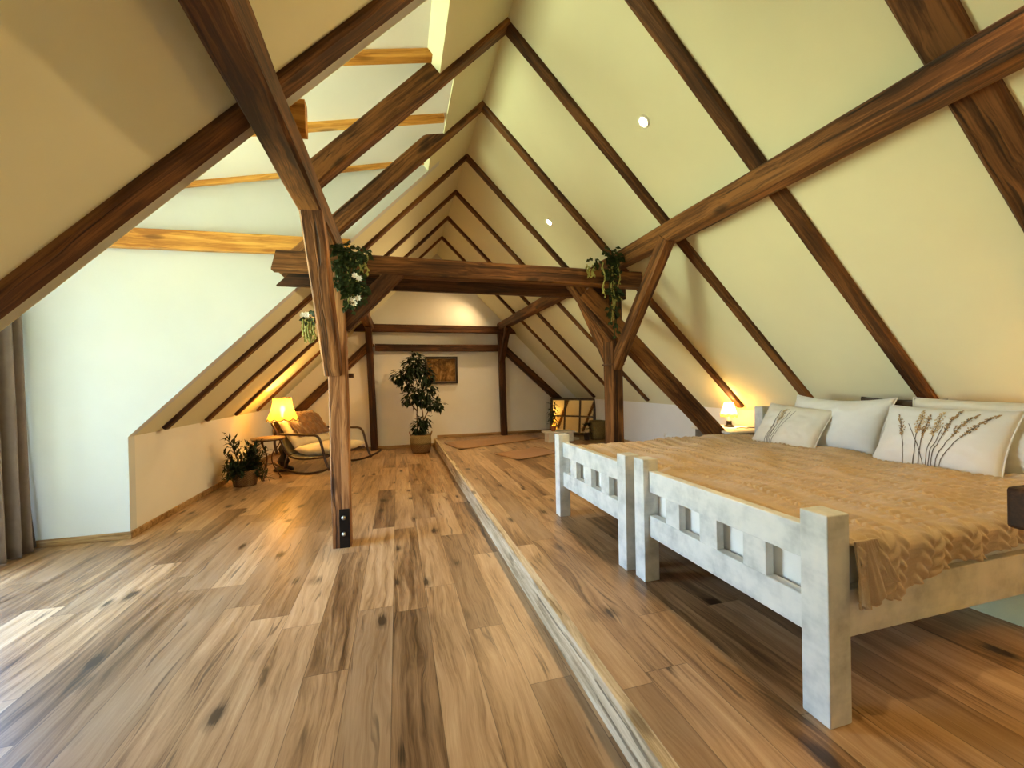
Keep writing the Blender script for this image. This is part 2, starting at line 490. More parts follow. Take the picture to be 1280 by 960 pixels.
# gable wall behind the camera, with an added fill-light window left of the middle
GX0, GX1, GZ0, GZ1 = -1.55, -0.70, 0.30, 1.42
bm = bmesh.new()
for poly in ([(XL - .1, YF, -.1), (GX0, YF, -.1), (GX0, YF, zl(GX0)), (XL - .1, YF, zl(XL) - .1)],
             [(GX1, YF, -.1), (XR + .1, YF, -.1), (XR + .1, YF, zr(XR)), (XRIDGE, YF, zl(XRIDGE) + .05), (GX1, YF, zl(GX1))],
             [(GX0, YF, -.1), (GX1, YF, -.1), (GX1, YF, GZ0), (GX0, YF, GZ0)],
             [(GX0, YF, GZ1), (GX1, YF, GZ1), (GX1, YF, zl(GX1)), (GX0, YF, zl(GX0))]):
    add_prism(bm, poly, (0, -.12, 0))
struct('wall_front', bm, M['plaster'])
struct('wall_right', boxbm(XR, XR + .12, YF, YB, 0, zr(XR) + .02), M['daylit_plaster'])
bm = bmesh.new()
add_box(bm, XL - .12, XL, YC + 0.09, YB, 0, zl(XL) + .02)
struct('wall_left', bm, M['plaster'])
struct('wall_left_near', boxbm(XL - .12, XL, YF, YN - 0.1, 0, zl(XL) + .02), M['plaster'])
# dormer cheeks
def cheek(y, dy):
    xi = (3.405 - LC) / 0.78
    poly = [(XD - .1, y, 0), (XL, y, 0), (XL, y, zl(XL)), (xi, y, zl(xi)), (xi, y, zd(xi) + .03), (XD - .1, y, zd(XD - .1) + .03)]
    return prismbm(poly, (0, dy, 0))
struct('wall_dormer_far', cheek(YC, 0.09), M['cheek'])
struct('wall_dormer_near', cheek(YN - .005, -0.09), M['plaster'])
# dormer front wall with tall window opening
WY0, WY1, WZ0, WZ1 = 2.32, 3.98, 0.10, 2.25
bm = bmesh.new()
top = zd(XD) + .03
add_box(bm, XD - .18, XD, YN - .1, WY0, 0, top)
add_box(bm, XD - .18, XD, WY1, YC + .09, 0, top)
add_box(bm, XD - .18, XD, WY0, WY1, WZ1, top)
add_box(bm, XD - .18, XD, WY0, WY1, 0, WZ0)
struct('wall_dormer_front', bm, M['plaster'])
# roof linings
def slab(polys, n, t):
    bm = bmesh.new()
    for p in polys: add_prism(bm, p, Vector(n).normalized() * t)
    return bm
def LP(x, y): return (x, y, zl(x))
def RP(x, y): return (x, y, zr(x))
T = 0.145
bays = [(YN, 2.95, 0.325), (2.95, 3.85, 0.452), (3.85, YC + .088, 0.345)]
polys = [[LP(XL - .1, YF), LP(XRIDGE, YF), LP(XRIDGE, YN), LP(XL - .1, YN)],
         [LP(XL - .1, YC + .088), LP(XRIDGE, YC + .088), LP(XRIDGE, YB), LP(XL - .1, YB)]]
polys += [[LP(x, a), LP(XRIDGE, a), LP(XRIDGE, b), LP(x, b)] for a, b, x in bays]
struct('ceiling_left', slab(polys[:2], (-1, 0, 1), 0.075), M['roof'])
struct('ceiling_left_dormer_head', slab(polys[2:], (-1, 0, 1), T), M['roof'])
struct('ceiling_right', slab([[RP(XRIDGE, YF), RP(XR + .1, YF), RP(XR + .1, YB), RP(XRIDGE, YB)]], (1, 0, 1), 0.10), M['roof'])
struct('ceiling_dormer', slab([[(XD - .2, YN - .1, zd(XD - .2)), (0.452, YN - .1, zd(.452)), (0.452, YC + .09, zd(.452)), (XD - .2, YC + .09, zd(XD - .2))]], (-.22, 0, 1), 0.08), M['plaster'])

# baseboards
def bb(name, x0, x1, y0, y1, z):
    struct(name, boxbm(x0, x1, y0, y1, z, z + 0.06, bevel=0.004), M['base'])
bb('baseboard_left', XL, XL + .016, YC + .005, YB, 0)
bb('baseboard_dormer', XD, XL + .016, YC - .016, YC, 0)
bb('baseboard_back', XL + .016, SX, YB - .016, YB, 0)
bb('baseboard_back_platform', SX + .05, XR, YB - .016, YB, HP)
bb('baseboard_right', XR - .016, XR, 4.3, YB - .016, HP)

# window
wt = thing('window_1', None, None, (XD - .09, (WY0 + WY1) / 2, WZ0)); wt['kind'] = 'structure'
hw = (WY1 - WY0) / 2; hh = WZ1 - WZ0
bm = bmesh.new()
add_box(bm, -.035, .035, -hw, -hw + .07, 0, hh); add_box(bm, -.035, .035, hw - .07, hw, 0, hh)
add_box(bm, -.035, .035, -hw, hw, 0, .08); add_box(bm, -.035, .035, -hw, hw, hh - .07, hh)
add_box(bm, -.035, .035, -.05, .05, 0, hh)
link('window_frame', bm, M['white'], wt)
for s in (-1, 1):
    link('window_pane', boxbm(-.006, .006, min(s * .05, s * (hw - .07)), max(s * .05, s * (hw - .07)), .08, hh - .07), M['glass'], wt)

w2 = thing('window_fill', None, None, ((GX0 + GX1) / 2, YF - .06, GZ0)); w2['kind'] = 'structure'  # unseen window, added to bring more daylight onto the right slope
gw = (GX1 - GX0) / 2; gh = GZ1 - GZ0
bm = bmesh.new()
add_box(bm, -gw, -gw + .06, -.03, .03, 0, gh); add_box(bm, gw - .06, gw, -.03, .03, 0, gh)
add_box(bm, -gw, gw, -.03, .03, 0, .06); add_box(bm, -gw, gw, -.03, .03, gh - .06, gh)
link('window_frame', bm, M['white'], w2)
link('window_pane', boxbm(-gw + .06, gw - .06, -.006, .006, .06, gh - .06), M['glass'], w2)

# ------------------------------------------------------------------ timber frame
RL = 'rafters on the left roof slope'; RR = 'rafters on the right roof slope'
Y0, DY = 2.903, 0.897
RH = 0.14                        # rafter depth
LU, RU = LC - 0.05, RC - 0.052   # undersides
def rafter_left(k, x_end, label, w=0.10, mat='rafter'):
    y = Y0 + k * DY
    off = RH / 2 / math.sqrt(2)
    xa = (RU - LU) / 2
    def c(x): return (x - off, y, x + LU + off)
    return beam('rafter', label, c(xa + .02), c(x_end), w, RH, mat, up=(-1, 0, 1), wob=0.004, group=RL, cat='rafter', cut0=0.0)
def rafter_right(k, label, w=0.10, mat='rafter', h=RH):
    y = Y0 + k * DY
    off = h / 2 / math.sqrt(2)
    xa = (RU - LU) / 2
    def c(x): return (x + off, y, RU - x + off)
    return beam('rafter', label, c(xa - .02), c(XR - .08), w, h, mat, up=(1, 0, 1), wob=0.004, group=RR, cat='rafter', cut0=0.0)
rafter_left(-1, XL + .02, 'long dark rafter crossing the grey left slope in front of the dormer opening', 0.12)
rafter_left(0, -0.53, 'thick nail-marked rafter crossing the open dormer, higher of the two free ones', 0.115, 'timber')
rafter_left(1, -0.86, 'thick free rafter meeting the left end of the tie beam', 0.115, 'timber')
lw = {2: 'dark rafter at the dormer edge, ending above the white cheek wall corner',
      3: 'second left rafter behind the dormer, passing under the hanging white flower',
      4: 'third left rafter behind the dormer, ending above the bushy corner plant',
      5: 'thin left rafter ending just left of the lit fringed lamp'}
for k in (2, 3, 4, 5): rafter_left(k, XL + .06, lw[k], 0.085 if k < 5 else 0.06)
rw = {-2: 'broad rafter at the top right corner crossing behind the big purlin',
      -1: 'rafter on the right slope running down behind the patterned pillow at right',
      0: 'rafter on the right slope running down to the white pillows of the far bed',
      1: 'rafter on the right slope running down behind the small nightstand lamp',
      2: 'rafter on the right slope passing behind the hanging ivy of the right post',
      3: 'short-ended rafter on the right slope ending over the pale knee wall outlet',
      4: 'rafter on the right slope ending at the leaning paned mirror',
      5: 'farthest thin rafter on the right slope by the gable wall'}
for k in range(-2, 6):
    rafter_right(k, rw[k], {-2: 0.155, -1: 0.10}.get(k, 0.085 if k < 3 else 0.07))

# purlins
beam('purlin', 'heavy cracked purlin running overhead from top left to the left post', (-0.483, YF + .02, 2.38), (-0.483, YB - .02, 2.38), 0.14, 0.155, 'timber', wob=0.008)
beam('purlin', 'long heavy purlin crossing the right slope to the right post', (2.10, YF + .02, 2.405), (2.10, YB - .02, 2.405), 0.135, 0.15, 'timber', wob=0.006)

# middle frame
beam('tie_beam', 'horizontal tie beam spanning the room between the two ivy-hung posts', (-0.87, 3.50, 2.207), (2.27, 3.52, 2.207), 0.12, 0.15, 'timber', wob=0.005, cut0=0.02)
beam('tie_beam', 'second tie plank hidden behind the main tie beam, its cut stub showing at left', (-0.83, 3.64, 2.12), (2.20, 3.66, 2.12), 0.05, 0.14, 'darkt', wob=0.003, cut0=0.07)
pl = thing('post', 'worn brown timber post on the lower floor with black iron strap', 'post', (-0.4345, 3.485, 0))
beam('shaft', None, (-0.4345, 3.485, 0), (-0.4445, 3.485, 2.14), 0.137, 0.13, 'post', up=(0, 1, 0), wob=0.005, ch=0.06, parent=pl)
bm = boxbm(-.014, .062, -.075, -.066, 0.002, 0.30, bevel=0.002)
pp = link('iron_strap', bm, M['iron'], pl)
for z in (0.11, 0.235):
    bm = bmesh.new(); add_lathe(bm, [(0.0, 0.0), (.017, 0.0), (.016, .007), (.009, .016), (.0, .018)], 12)
    b = link('bolt', bm, M['steel'], pp); b.location = (.018, -.075, z); b.rotation_euler = (PI / 2, 0, 0)
    b['label'] = 'bright steel bolt head'
bm = bmesh.new(); add_tube(bm, [(.068, 0.0, 1.33), (.105, 0, 1.33)], .018, 10)
b = link('wooden_peg', bm, M['darkt'], pl)

pr = thing('post', 'dark timber post behind the far bed, its left face orange-lit', 'post', (2.05, 3.645, HP))
beam('shaft', None, (2.05, 3.645, HP), (2.05, 3.645, 2.33), 0.108, 0.185, 'timber', up=(0, 1, 0), wob=0.004, ch=0.05, parent=pr)
bm = bmesh.new()
for y in (-.10,):
    add_tube(bm, [(-.058, y, 1.25), (.058, y, 1.25)], .008, 8); add_tube(bm, [(-.060, -.10, 1.25), (-.060, .10, 1.25)], .008, 8); add_tube(bm, [(.060, -.10, 1.25), (.060, .10, 1.25)], .008, 8)
link('iron_ring', bm, M['rust'], pr)

BR = 'knee braces of the middle frame'
beam('knee_brace', 'brace leaning from left post up to the overhead left purlin', (-0.47, 3.45, 1.36), (-0.478, 2.72, 2.37), 0.125, 0.12, 'post', up=(0, -1, -1), wob=0.004, group=BR, cat='brace')
beam('knee_brace', 'dark brace from left post to the tie beam, behind the ivy', (-0.41, 3.50, 1.72), (0.03, 3.50, 2.18), 0.10, 0.13, 'darkt', up=(-1, 0, 1), group=BR, cat='brace')
beam('knee_brace', 'orange-lit brace rising from right post toward the camera to the right purlin', (2.05, 3.62, 1.36), (2.07, 2.80, 2.36), 0.095, 0.115, 'timber', up=(0, -1, -1), wob=0.003, group=BR, cat='brace')
beam('knee_brace', 'brace from right post up to the tie beam underside', (2.03, 3.60, 1.66), (1.60, 3.60, 2.19), 0.10, 0.12, 'timber', up=(1, 0, 1), wob=0.003, group=BR, cat='brace')
beam('knee_brace', 'rear brace from right post back to the right purlin, left of the ivy', (2.04, 3.66, 1.42), (2.07, 4.50, 2.36), 0.09, 0.12, 'timber', up=(0, 1, -1), wob=0.003, group=BR, cat='brace')
beam('strut', 'thick diagonal strut from right post down to behind the nightstand', (1.72, 3.60, 2.09), (3.44, 3.60, 0.45), 0.12, 0.165, 'timber', up=(1, 0, 1), wob=0.007, cat='strut')

# gable frame at the back
beam('post', 'dark narrow post on the gable wall left of the tall plant', (-0.435, 8.31, 0), (-0.50, 8.31, 2.31), 0.125, 0.12, 'darkt', up=(0, 1, 0), cat='post')
beam('post', 'dark narrow post on the gable wall right of the framed picture', (2.125, 8.31, HP), (2.09, 8.31, 2.34), 0.125, 0.12, 'darkt', up=(0, 1, 0), cat='post')
beam('tie_beam', 'upper of the two horizontal beams on the gable wall', (-0.72, 8.29, 2.335), (2.36, 8.29, 2.33), 0.10, 0.145, 'darkt', cat='beam', cut0=0.05, cut1=-0.05)
beam('tie_beam', 'lower of the two horizontal beams on the gable wall', (-0.39, 8.32, 1.96), (2.05, 8.32, 1.96), 0.09, 0.135, 'darkt', cat='beam', wob=0.008)
beam('strut', 'gable strut sloping down left behind the lit fringed lamp', (-0.45, 8.33, 2.06), (-2.10, 8.33, 0.44), 0.08, 0.15, 'timber', up=(-1, 0, 1), cat='strut')
beam('strut', 'gable strut sloping down right to the leaning mirror', (2.08, 8.33, 2.02), (3.62, 8.33, 0.62), 0.08, 0.15, 'darkt', up=(1, 0, 1), cat='strut')
beam('knee_brace', 'curved short brace at the top of the left gable post', (-0.48, 8.25, 1.92), (-0.48, 7.85, 2.33), 0.10, 0.12, 'darkt', up=(0, -1, -1), cat='brace')
beam('knee_brace', 'short brace at the top of the right gable post', (2.09, 8.25, 1.70), (2.09, 7.72, 2.33), 0.10, 0.12, 'darkt', up=(0, -1, -1), cat='brace')

# dormer timbers
beam('dormer_beam', 'golden pine beam along the top of the white dormer cheek wall', (XD + .03, YC - .035, 2.505), (-0.40, YC - .035, 2.55), 0.06, 0.165, 'pine', wob=0.004, cat='beam')
beam('dormer_beam', 'matching pine beam above the near dormer cheek, end showing beside the purlin', (XD + .03, YN + .04, 2.515), (-0.40, YN + .04, 2.555), 0.06, 0.165, 'pine', wob=0.004, cat='beam')
bl = ['nearest and broadest ceiling batten of the dormer', 'middle ceiling batten of the dormer', 'thin ceiling batten along the far dormer cheek']
for i, (y, w, xe) in enumerate(((2.80, .085, .35), (3.49, .075, .42), (4.175, .035, .37))):
    beam('ceiling_batten', bl[i], (XD + .02, y, zd(XD) - .012), (xe, y, zd(xe) - .012), w, 0.055, 'pine', up=(-.22, 0, 1), wob=0.002, group='pine battens on the dormer ceiling', cat='batten')

# ------------------------------------------------------------------ recessed spots
spl = ['brightest round spot lamp, nearest on the right slope', 'second round spot lamp on the right slope',
       'third round spot lamp, just above the tie beam', 'farthest round spot lamp, near the gable wall']
spl.append('round spot lamp on the right slope overhead of the nearest bed, above the picture')
for i, y in enumerate((2.48, 4.30, 6.12, 7.87, 0.66)):
    x = 1.665
    t = thing('spot_lamp', spl[i], 'spot lamp', (x, y, zr(x)), 0, 'spot lamps recessed in the right slope')
    t.rotation_euler = (0, -PI * 3 / 4, 0)
    bm = bmesh.new(); add_lathe(bm, [(.030, -.002), (.046, -.002), (.044, .008), (.032, .010), (.030, -.002)], 24)
    link('ring', bm, M['white'], t)
    bm = bmesh.new(); add_lathe(bm, [(0.0, -.001), (.030, -.001), (.030, .006), (.02, .009), (.0, .010)], 20)
    link('bulb', bm, M['bulb'], t)

# ------------------------------------------------------------------ beds
def make_bed(name, label, x, y0, y1, zscale=1.0):
    L = 2.15; W = y1 - y0
    t = thing(name, label, 'bed', (x, y0, HP), 0, 'chalky white wooden beds')
    P = 0.092
    for px, h in ((0, .665), (L - P, .82)):
        for py in (0, W - P):
            link('leg_post', boxbm(px, px + P, py, py + P, 0, h, bevel=0.004), M['chalk'], t)
    rx0, rx1 = 0.034, 0.080
    for n, z0, z1 in (('top_rail', .487, .602), ('lower_rail', .245, .362)):
        link(n, boxbm(rx0, rx1, P, W - P, z0, z1, bevel=0.004), M['chalk'], t)
    inner = W - 2 * P
    for i in range(3):
        c = P + inner * (0.175 + 0.265 * i + 0.04)
        c = P + inner * (0.245 + 0.272 * i)
        link('slat', boxbm(rx0 + .003, rx1 - .006, c - .053, c + .053, .358, .492, bevel=0.003), M['chalk'], t)
    for n, z0, z1 in (('head_rail', .635, .755), ('head_lower_rail', .40, .52)):
        link(n, boxbm(L - .065, L - .035, P, W - P, z0, z1, bevel=0.004), M['chalk'], t)
    for py in (.014, W - .014 - .030):
        link('side_rail', boxbm(P - .002, L - P + .002, py, py + .030, .262, .415, bevel=0.004), M['chalk'], t)
    bm = bmesh.new()
    for i in range(12):
        xx = .10 + i * (L - .3) / 11
        add_box(bm, xx, xx + .08, .05, W - .05, .285, .305)
    link('bed_base', bm, M['base'], t)
    return t
make_bed('bed', 'chalky white wooden bed nearest the camera', 1.272, 0.968, 2.052)
make_bed('bed', 'chalky white wooden bed farther back, beside the nightstand', 1.250, 2.108, 3.205)
def mattress(label, x0, x1, y0, y1, z0, z1):
    o = link('mattress', boxbm(x0 - (x0 + x1) / 2, x1 - (x0 + x1) / 2, y0 - (y0 + y1) / 2, y1 - (y0 + y1) / 2, 0, z1 - z0, bevel=0.035), M['sheet'], None, True)
    o.location = ((x0 + x1) / 2, (y0 + y1) / 2, z0)
    tag(o, label, 'mattress')
mattress('white mattress on the nearest bed under the knitted blanket', 1.366, 3.36, 1.012, 2.010, HP + .306, .705)
mattress('white mattress on the far bed under the knitted blanket', 1.346, 3.34, 2.150, 3.160, HP + .306, .705)

# blanket: one big cable-knit throw over both beds
def smooth01(t):
    t = max(0, min(1, t)); return t * t * (3 - 2 * t)
def blanket():
    nx, ny = 360, 440
    x0, x1 = 1.368, 2.98
    yfar, ynear = 3.150, 0.964
    top = 0.716
    bm = bmesh.new(); rows = []
    for j in range(ny + 1):
        row = []
        for i in range(nx + 1):
            u = i / nx; x = x0 + u * (x1 - x0)
            drop = 0.175 - 0.085 * smooth01((x - 1.40) / 0.55) + .012 * math.sin(x * 17)
            if x < 1.45: drop = 0.19
            S = (yfar - ynear) + drop
            s = S * j / ny                        # arc length from the far edge
            flat = yfar - ynear - 0.03
            # cable pattern: columns run across the two beds, spaced along x
            wx = x + 0.11 * noise.noise(Vector((x * 0.9, s * 1.1, 3))) + 0.03 * noise.noise(Vector((x * 3, s * 3, 9)))
            ph = (wx / 0.185) % 1.0
            if ph < 0.68:
                q = ph / 0.68
                tri = abs((q * 1.5 % 1.0) * 2 - 1)
                tw = math.sin((s / 0.036 + tri * 1.0) * 2 * PI)
                hgt = 0.0155 * abs(math.sin(q * PI * 3)) ** 0.6 * (0.58 + 0.42 * tw)
            else:
                hgt = 0.0014 * math.sin(s / 0.014 * 2 * PI)
            wr = 0.026 * noise.noise(Vector((x * 2.2, s * 2.6, 0.3))) + 0.013 * noise.noise(Vector((x * 5 + 2, s * 5, 1.3)))
            # long folds across the bed
            wr += 0.007 * math.sin((s * 7 + x * 3.1 + 1.5 * noise.noise(Vector((x * 1.7, s * 1.7, 5)))) * 2)
            mid = max(0.0, 1 - abs((yfar - s) - 2.08) / 0.10)
            wr -= 0.024 * mid * smooth01((1.75 - x) / .45)
            edge = smooth01((x - x0) / 0.12)
            wr = wr * (0.35 + 0.65 * edge) - 0.03 * (1 - edge) ** 2
            wr = max(wr, -0.004) if not (mid > 0 and x < 1.8) else wr
            far = smooth01(s / 0.10)
            if s < flat:
                p = Vector((x, yfar - s, top + 0.012 + wr * far - 0.02 * (1 - far) + hgt))
            else:
                r = 0.032
                a = min((s - flat) / r, PI / 2)
                d = max(0.0, s - flat - r * PI / 2)
                nrm = Vector((0, -math.sin(a), math.cos(a)))
                rip = 0.010 * math.sin(x * 34 + 2 * noise.noise(Vector((x * 3, 1, 1)))) * min(1, d / 0.1)
                c = Vector((x, yfar - flat - r * math.sin(a) - rip - 0.006 * a, top + 0.012 - r + r * math.cos(a) - d))
                k = max(0, 1 - (s - flat) / .06)
                p = c + nrm * (hgt + wr * 0.6 * k * (1 - a / (PI / 2)) ) + Vector((0, -.008, (wr) * k))
            row.append(bm.verts.new(p))
        rows.append(row)
    for j in range(ny):
        for i in range(nx):
            bm.faces.new((rows[j][i], rows[j][i + 1], rows[j + 1][i + 1], rows[j + 1][i]))
    o = link('blanket', bm, M['knit'], None, True)
    sm = o.modifiers.new('thickness', 'SOLIDIFY'); sm.thickness = 0.008; sm.offset = -1
    tag(o, 'beige cable-knit blanket spread across both white beds', 'blanket')
    # gathered corner ruffle hanging outside the side rail by the front post
    bm = bmesh.new(); rows = []
    for j in range(22):
        row = []
        for i in range(40):
            u = i / 39; v = j / 21
            x = 1.362 + 0.15 * u * (0.6 + .4 * v)
            y = 0.944 - 0.010 * v - 0.014 * math.sin(u * 15) * v - .004 * math.sin(u * 60)
            z = 0.735 - v * (0.19 - 0.10 * u ** 1.5) - 0.02 * (1 - math.cos(u * 9)) * v
            row.append(bm.verts.new((x, y + .004 * (1 - v), z)))
        rows.append(row)
    for j in range(21):
        for i in range(39):
            bm.faces.new((rows[j][i], rows[j][i + 1], rows[j + 1][i + 1], rows[j + 1][i]))
    r = link('corner_fold', bm, M['knit'], o, True)
    sm = r.modifiers.new('thickness', 'SOLIDIFY'); sm.thickness = 0.01
blanket()

# pillows ----------------------------------------------------------
def pillow_surface(w, h, t, seed, sag=0.0):
    def f(s, q, side):
        ax = 1 - 0.07 * (1 - q * q); ay = 1 - 0.08 * (1 - s * s)
        prof = (max(0, 1 - abs(s) ** 3.2) * max(0, 1 - abs(q) ** 3.2)) ** 0.55
        n = noise.noise(Vector((s * 1.8 + seed, q * 1.8, side * 3.0)))
        n2 = noise.noise(Vector((s * 5 + seed, q * 5, side * 3.0 + 7)))
        dz = side * t / 2 * prof * (1 + 0.22 * n) + side * 0.010 * n2 * prof
        return Vector((w / 2 * s * ax, h / 2 * q * ay - sag * (1 - s * s) * (q > 0) * q, dz))
    return f
def pillow(name, label, mat, w, h, t, loc, lean, rz, seed, prints=None, cat='pillow', group=None, roll=0.0, sag=0.0, folds=0):
    """local x = width, local y = up the pillow, local z = front; leans back against the headboard"""
    f = pillow_surface(w, h, t, seed, sag)
    bm = bmesh.new(); n = 34
    g = {}
    for side in (1, -1):
        for i in range(n + 1):
            for j in range(n + 1):
                rim = i in (0, n) or j in (0, n)
                if side == -1 and rim:
                    g[side, i, j] = g[1, i, j]; continue
                p = f(-1 + 2 * i / n, -1 + 2 * j / n, side)
                if folds and side == 1:
                    p.z += folds * math.sin(j * 1.9 + math.sin(i * .5)) * (1 - abs(-1 + 2 * i / n) ** 4)
                g[side, i, j] = bm.verts.new(p)
        for i in range(n):
            for j in range(n):
                bm.faces.new((g[side, i, j], g[side, i + 1, j], g[side, i + 1, j + 1], g[side, i, j + 1])).smooth = True
    # piping seam along the rim
    rim = [f(-1 + 2 * i / n, -1, 1) for i in range(n)] + [f(1, -1 + 2 * j / n, 1) for j in range(n)] + \
          [f(1 - 2 * i / n, 1, 1) for i in range(n)] + [f(-1, 1 - 2 * j / n, 1) for j in range(n + 1)]
    add_tube(bm, rim, 0.004, 6)
    mats = [mat]
    if prints:
        mats += [M['print1'], M['print2'], M['print3']]
        def pt(a, b, e=0.0025):
            a = max(-.97, min(.97, a)); b = max(-.97, min(.97, b))
            return f(a, b, 1) + Vector((0, 0, e))
        def strip(path, wid, mi, e=0.0025):
            for k in range(len(path) - 1):
                (a0, b0), (a1, b1) = path[k], path[k + 1]
                d = Vector((a1 - a0, b1 - b0)); 
                if d.length < 1e-6: continue
                nn = Vector((-d.y, d.x)).normalized() * wid
                q = [pt(a0 - nn.x, b0 - nn.y, e), pt(a0 + nn.x, b0 + nn.y, e), pt(a1 + nn.x, b1 + nn.y, e), pt(a1 - nn.x, b1 - nn.y, e)]
                fc = bm.faces.new([bm.verts.new(v) for v in q]); fc.material_index = mi
        pr_ = random.Random(seed)
        for (xb, xt, yt, kind) in prints:
            path = []
            for k in range(13):
                tt = k / 12
                path.append((xb + (xt - xb) * tt ** 1.5, -0.92 + (yt + .92) * tt))
            strip(path, 0.0075, 2)
            if kind == 0: continue
            mi = 1 if kind == 1 else 3
            # seed head: many small grains along the top of the stem
            for k in range(110 if kind == 1 else 160):
                tt = pr_.uniform(0.60, 1.10)
                cx = xb + (xt - xb) * tt ** 1.5; cy = -0.92 + (yt + .92) * tt
                env = math.sin(max(0, min(1, (tt - .58) / .52)) * PI) ** 0.7
                wd = (0.055 if kind == 1 else 0.085) * env
                dx = pr_.gauss(0, .5) * wd; dy = pr_.gauss(0, .5) * .03
                ang = math.atan2(yt + .92, xt - xb) + pr_.uniform(-.5, .5)
                l = pr_.uniform(.018, .04)
                m2 = mi if pr_.random() < .75 else (2 if kind == 1 else 1)
                strip([(cx + dx, cy + dy), (cx + dx + math.cos(ang) * l, cy + dy + math.sin(ang) * l)], pr_.uniform(.006, .011), m2, 0.003 + pr_.random() * .0008)
    o = link(name, bm, mats)
    # base orientation: local x -> -Y world (so left of pillow is far side), local y -> up, local z -> -X
    B = Matrix(((0, 0, -1), (-1, 0, 0), (0, 1, 0))).to_4x4()
    R = Matrix.Rotation(rz, 4, 'Z') @ Matrix.Rotation(lean, 4, 'Y') @ B @ Matrix.Rotation(roll, 4, 'Z')
    o.matrix_world = Matrix.Translation(loc) @ R
    return tag(o, label, cat, group)

stalks_a = [(-.34, -.62, .45, 1), (-.18, -.25, .62, 3), (-.10, -.12, .50, 1), (.02, .06, .60, 3), (.10, .28, .66, 1), (.16, .50, .60, 1), (.22, .72, .62, 1), (-.02, -.42, .3, 0), (.06, .16, .3, 0)]
stalks_b = [(-.42, -.30, .62, 0), (-.34, -.12, .70, 0), (-.26, -.02, .60, 0), (-.20, .12, .66, 0), (-.36, -.34, .40, 0), (-.3, -.2, .55, 3)]
pillow('pillow', 'plain white pillow leaning on the far bed headboard', M['sheet'], 0.74, 0.46, 0.20, (3.17, 2.36, 0.885), 0.42, -.03, 11, group='bed pillows', sag=.02)
pillow('pillow', 'ivory cushion with faint grey stalks, leaning on the far white pillow', M['linen'], 0.52, 0.42, 0.14, (2.98, 2.555, 0.845), 0.62, .12, 23, stalks_b, group='bed pillows', roll=-.08)
pillow('pillow', 'dark brown pillow peeking out between the two groups of pillows', M['darkcloth'], 0.50, 0.40, 0.12, (3.28, 2.02, 0.90), 0.30, 0, 37, group='bed pillows')
pillow('pillow', 'ivory pillow leaning on the nearest bed headboard, behind the grass print', M['linen'], 0.92, 0.46, 0.20, (3.16, 1.44, 0.890), 0.42, .0, 51, group='bed pillows', folds=.004)
pillow('pillow', 'white cushion printed with brown dried grasses on the nearest bed', M['sheet'], 0.60, 0.44, 0.16, (2.985, 1.625, 0.865), 0.52, .02, 64, stalks_a, group='bed pillows')

# cloth bundle under the near bed
def bundle():
    bm = bmesh.new(); n = 26
    rows = []
    for i in range(n + 1):
        row = []
        for j in range(n + 1):
            u = i / n; v = j / n
            x = -.45 + .9 * u; y = -.42 + .84 * v
            e = (max(0, 1 - abs(2 * u - 1) ** 6) * max(0, 1 - abs(2 * v - 1) ** 6)) ** .5
            z = .215 * e + .018 * noise.noise(Vector((x * 6, y * 6, 4))) * e
            row.append(bm.verts.new((x + .02 * noise.noise(Vector((y * 7, 1, 1))), y, z + .001)))
        rows.append(row)
    for i in range(n):
        for j in range(n):
            bm.faces.new((rows[i][j], rows[i + 1][j], rows[i + 1][j + 1], rows[i][j + 1]))
    o = link('storage_bag', bm, M['green'], None, True)
    o.location = (3.00, 1.50, HP); o.rotation_euler = (0, 0, .06)
    tag(o, 'pale green cloth bundle lying under the nearest bed', 'cloth bundle')
bundle()

# ------------------------------------------------------------------ nightstand and its lamp
ns = thing('nightstand', 'small grey nightstand with pale top at the far side of the beds', 'nightstand', (3.48, 3.72, HP), 0.0)
link('top', boxbm(-.25, .25, -.285, .285, .528, .55, bevel=.004), M['white'], ns)
link('body', boxbm(-.22, .22, -.25, .25, .06, .528, bevel=.003), M['greywood'], ns)
dr = link('drawer', boxbm(-.232, -.22, -.22, .22, .36, .51, bevel=.003), M['greywood'], ns)
bm = bmesh.new(); add_lathe(bm, [(0, 0), (.008, 0), (.016, .016), (.012, .026), (0, .028)], 14)
k = link('knob', bm, M['steel'], dr); k.location = (-.232, 0, .435); k.rotation_euler = (0, -PI / 2, 0)
for sx in (-1, 1):
    for sy in (-1, 1): link('foot', boxbm(sx * .2 - .018, sx * .2 + .018, sy * .23 - .018, sy * .23 + .018, 0, .062), M['greywood'], ns)

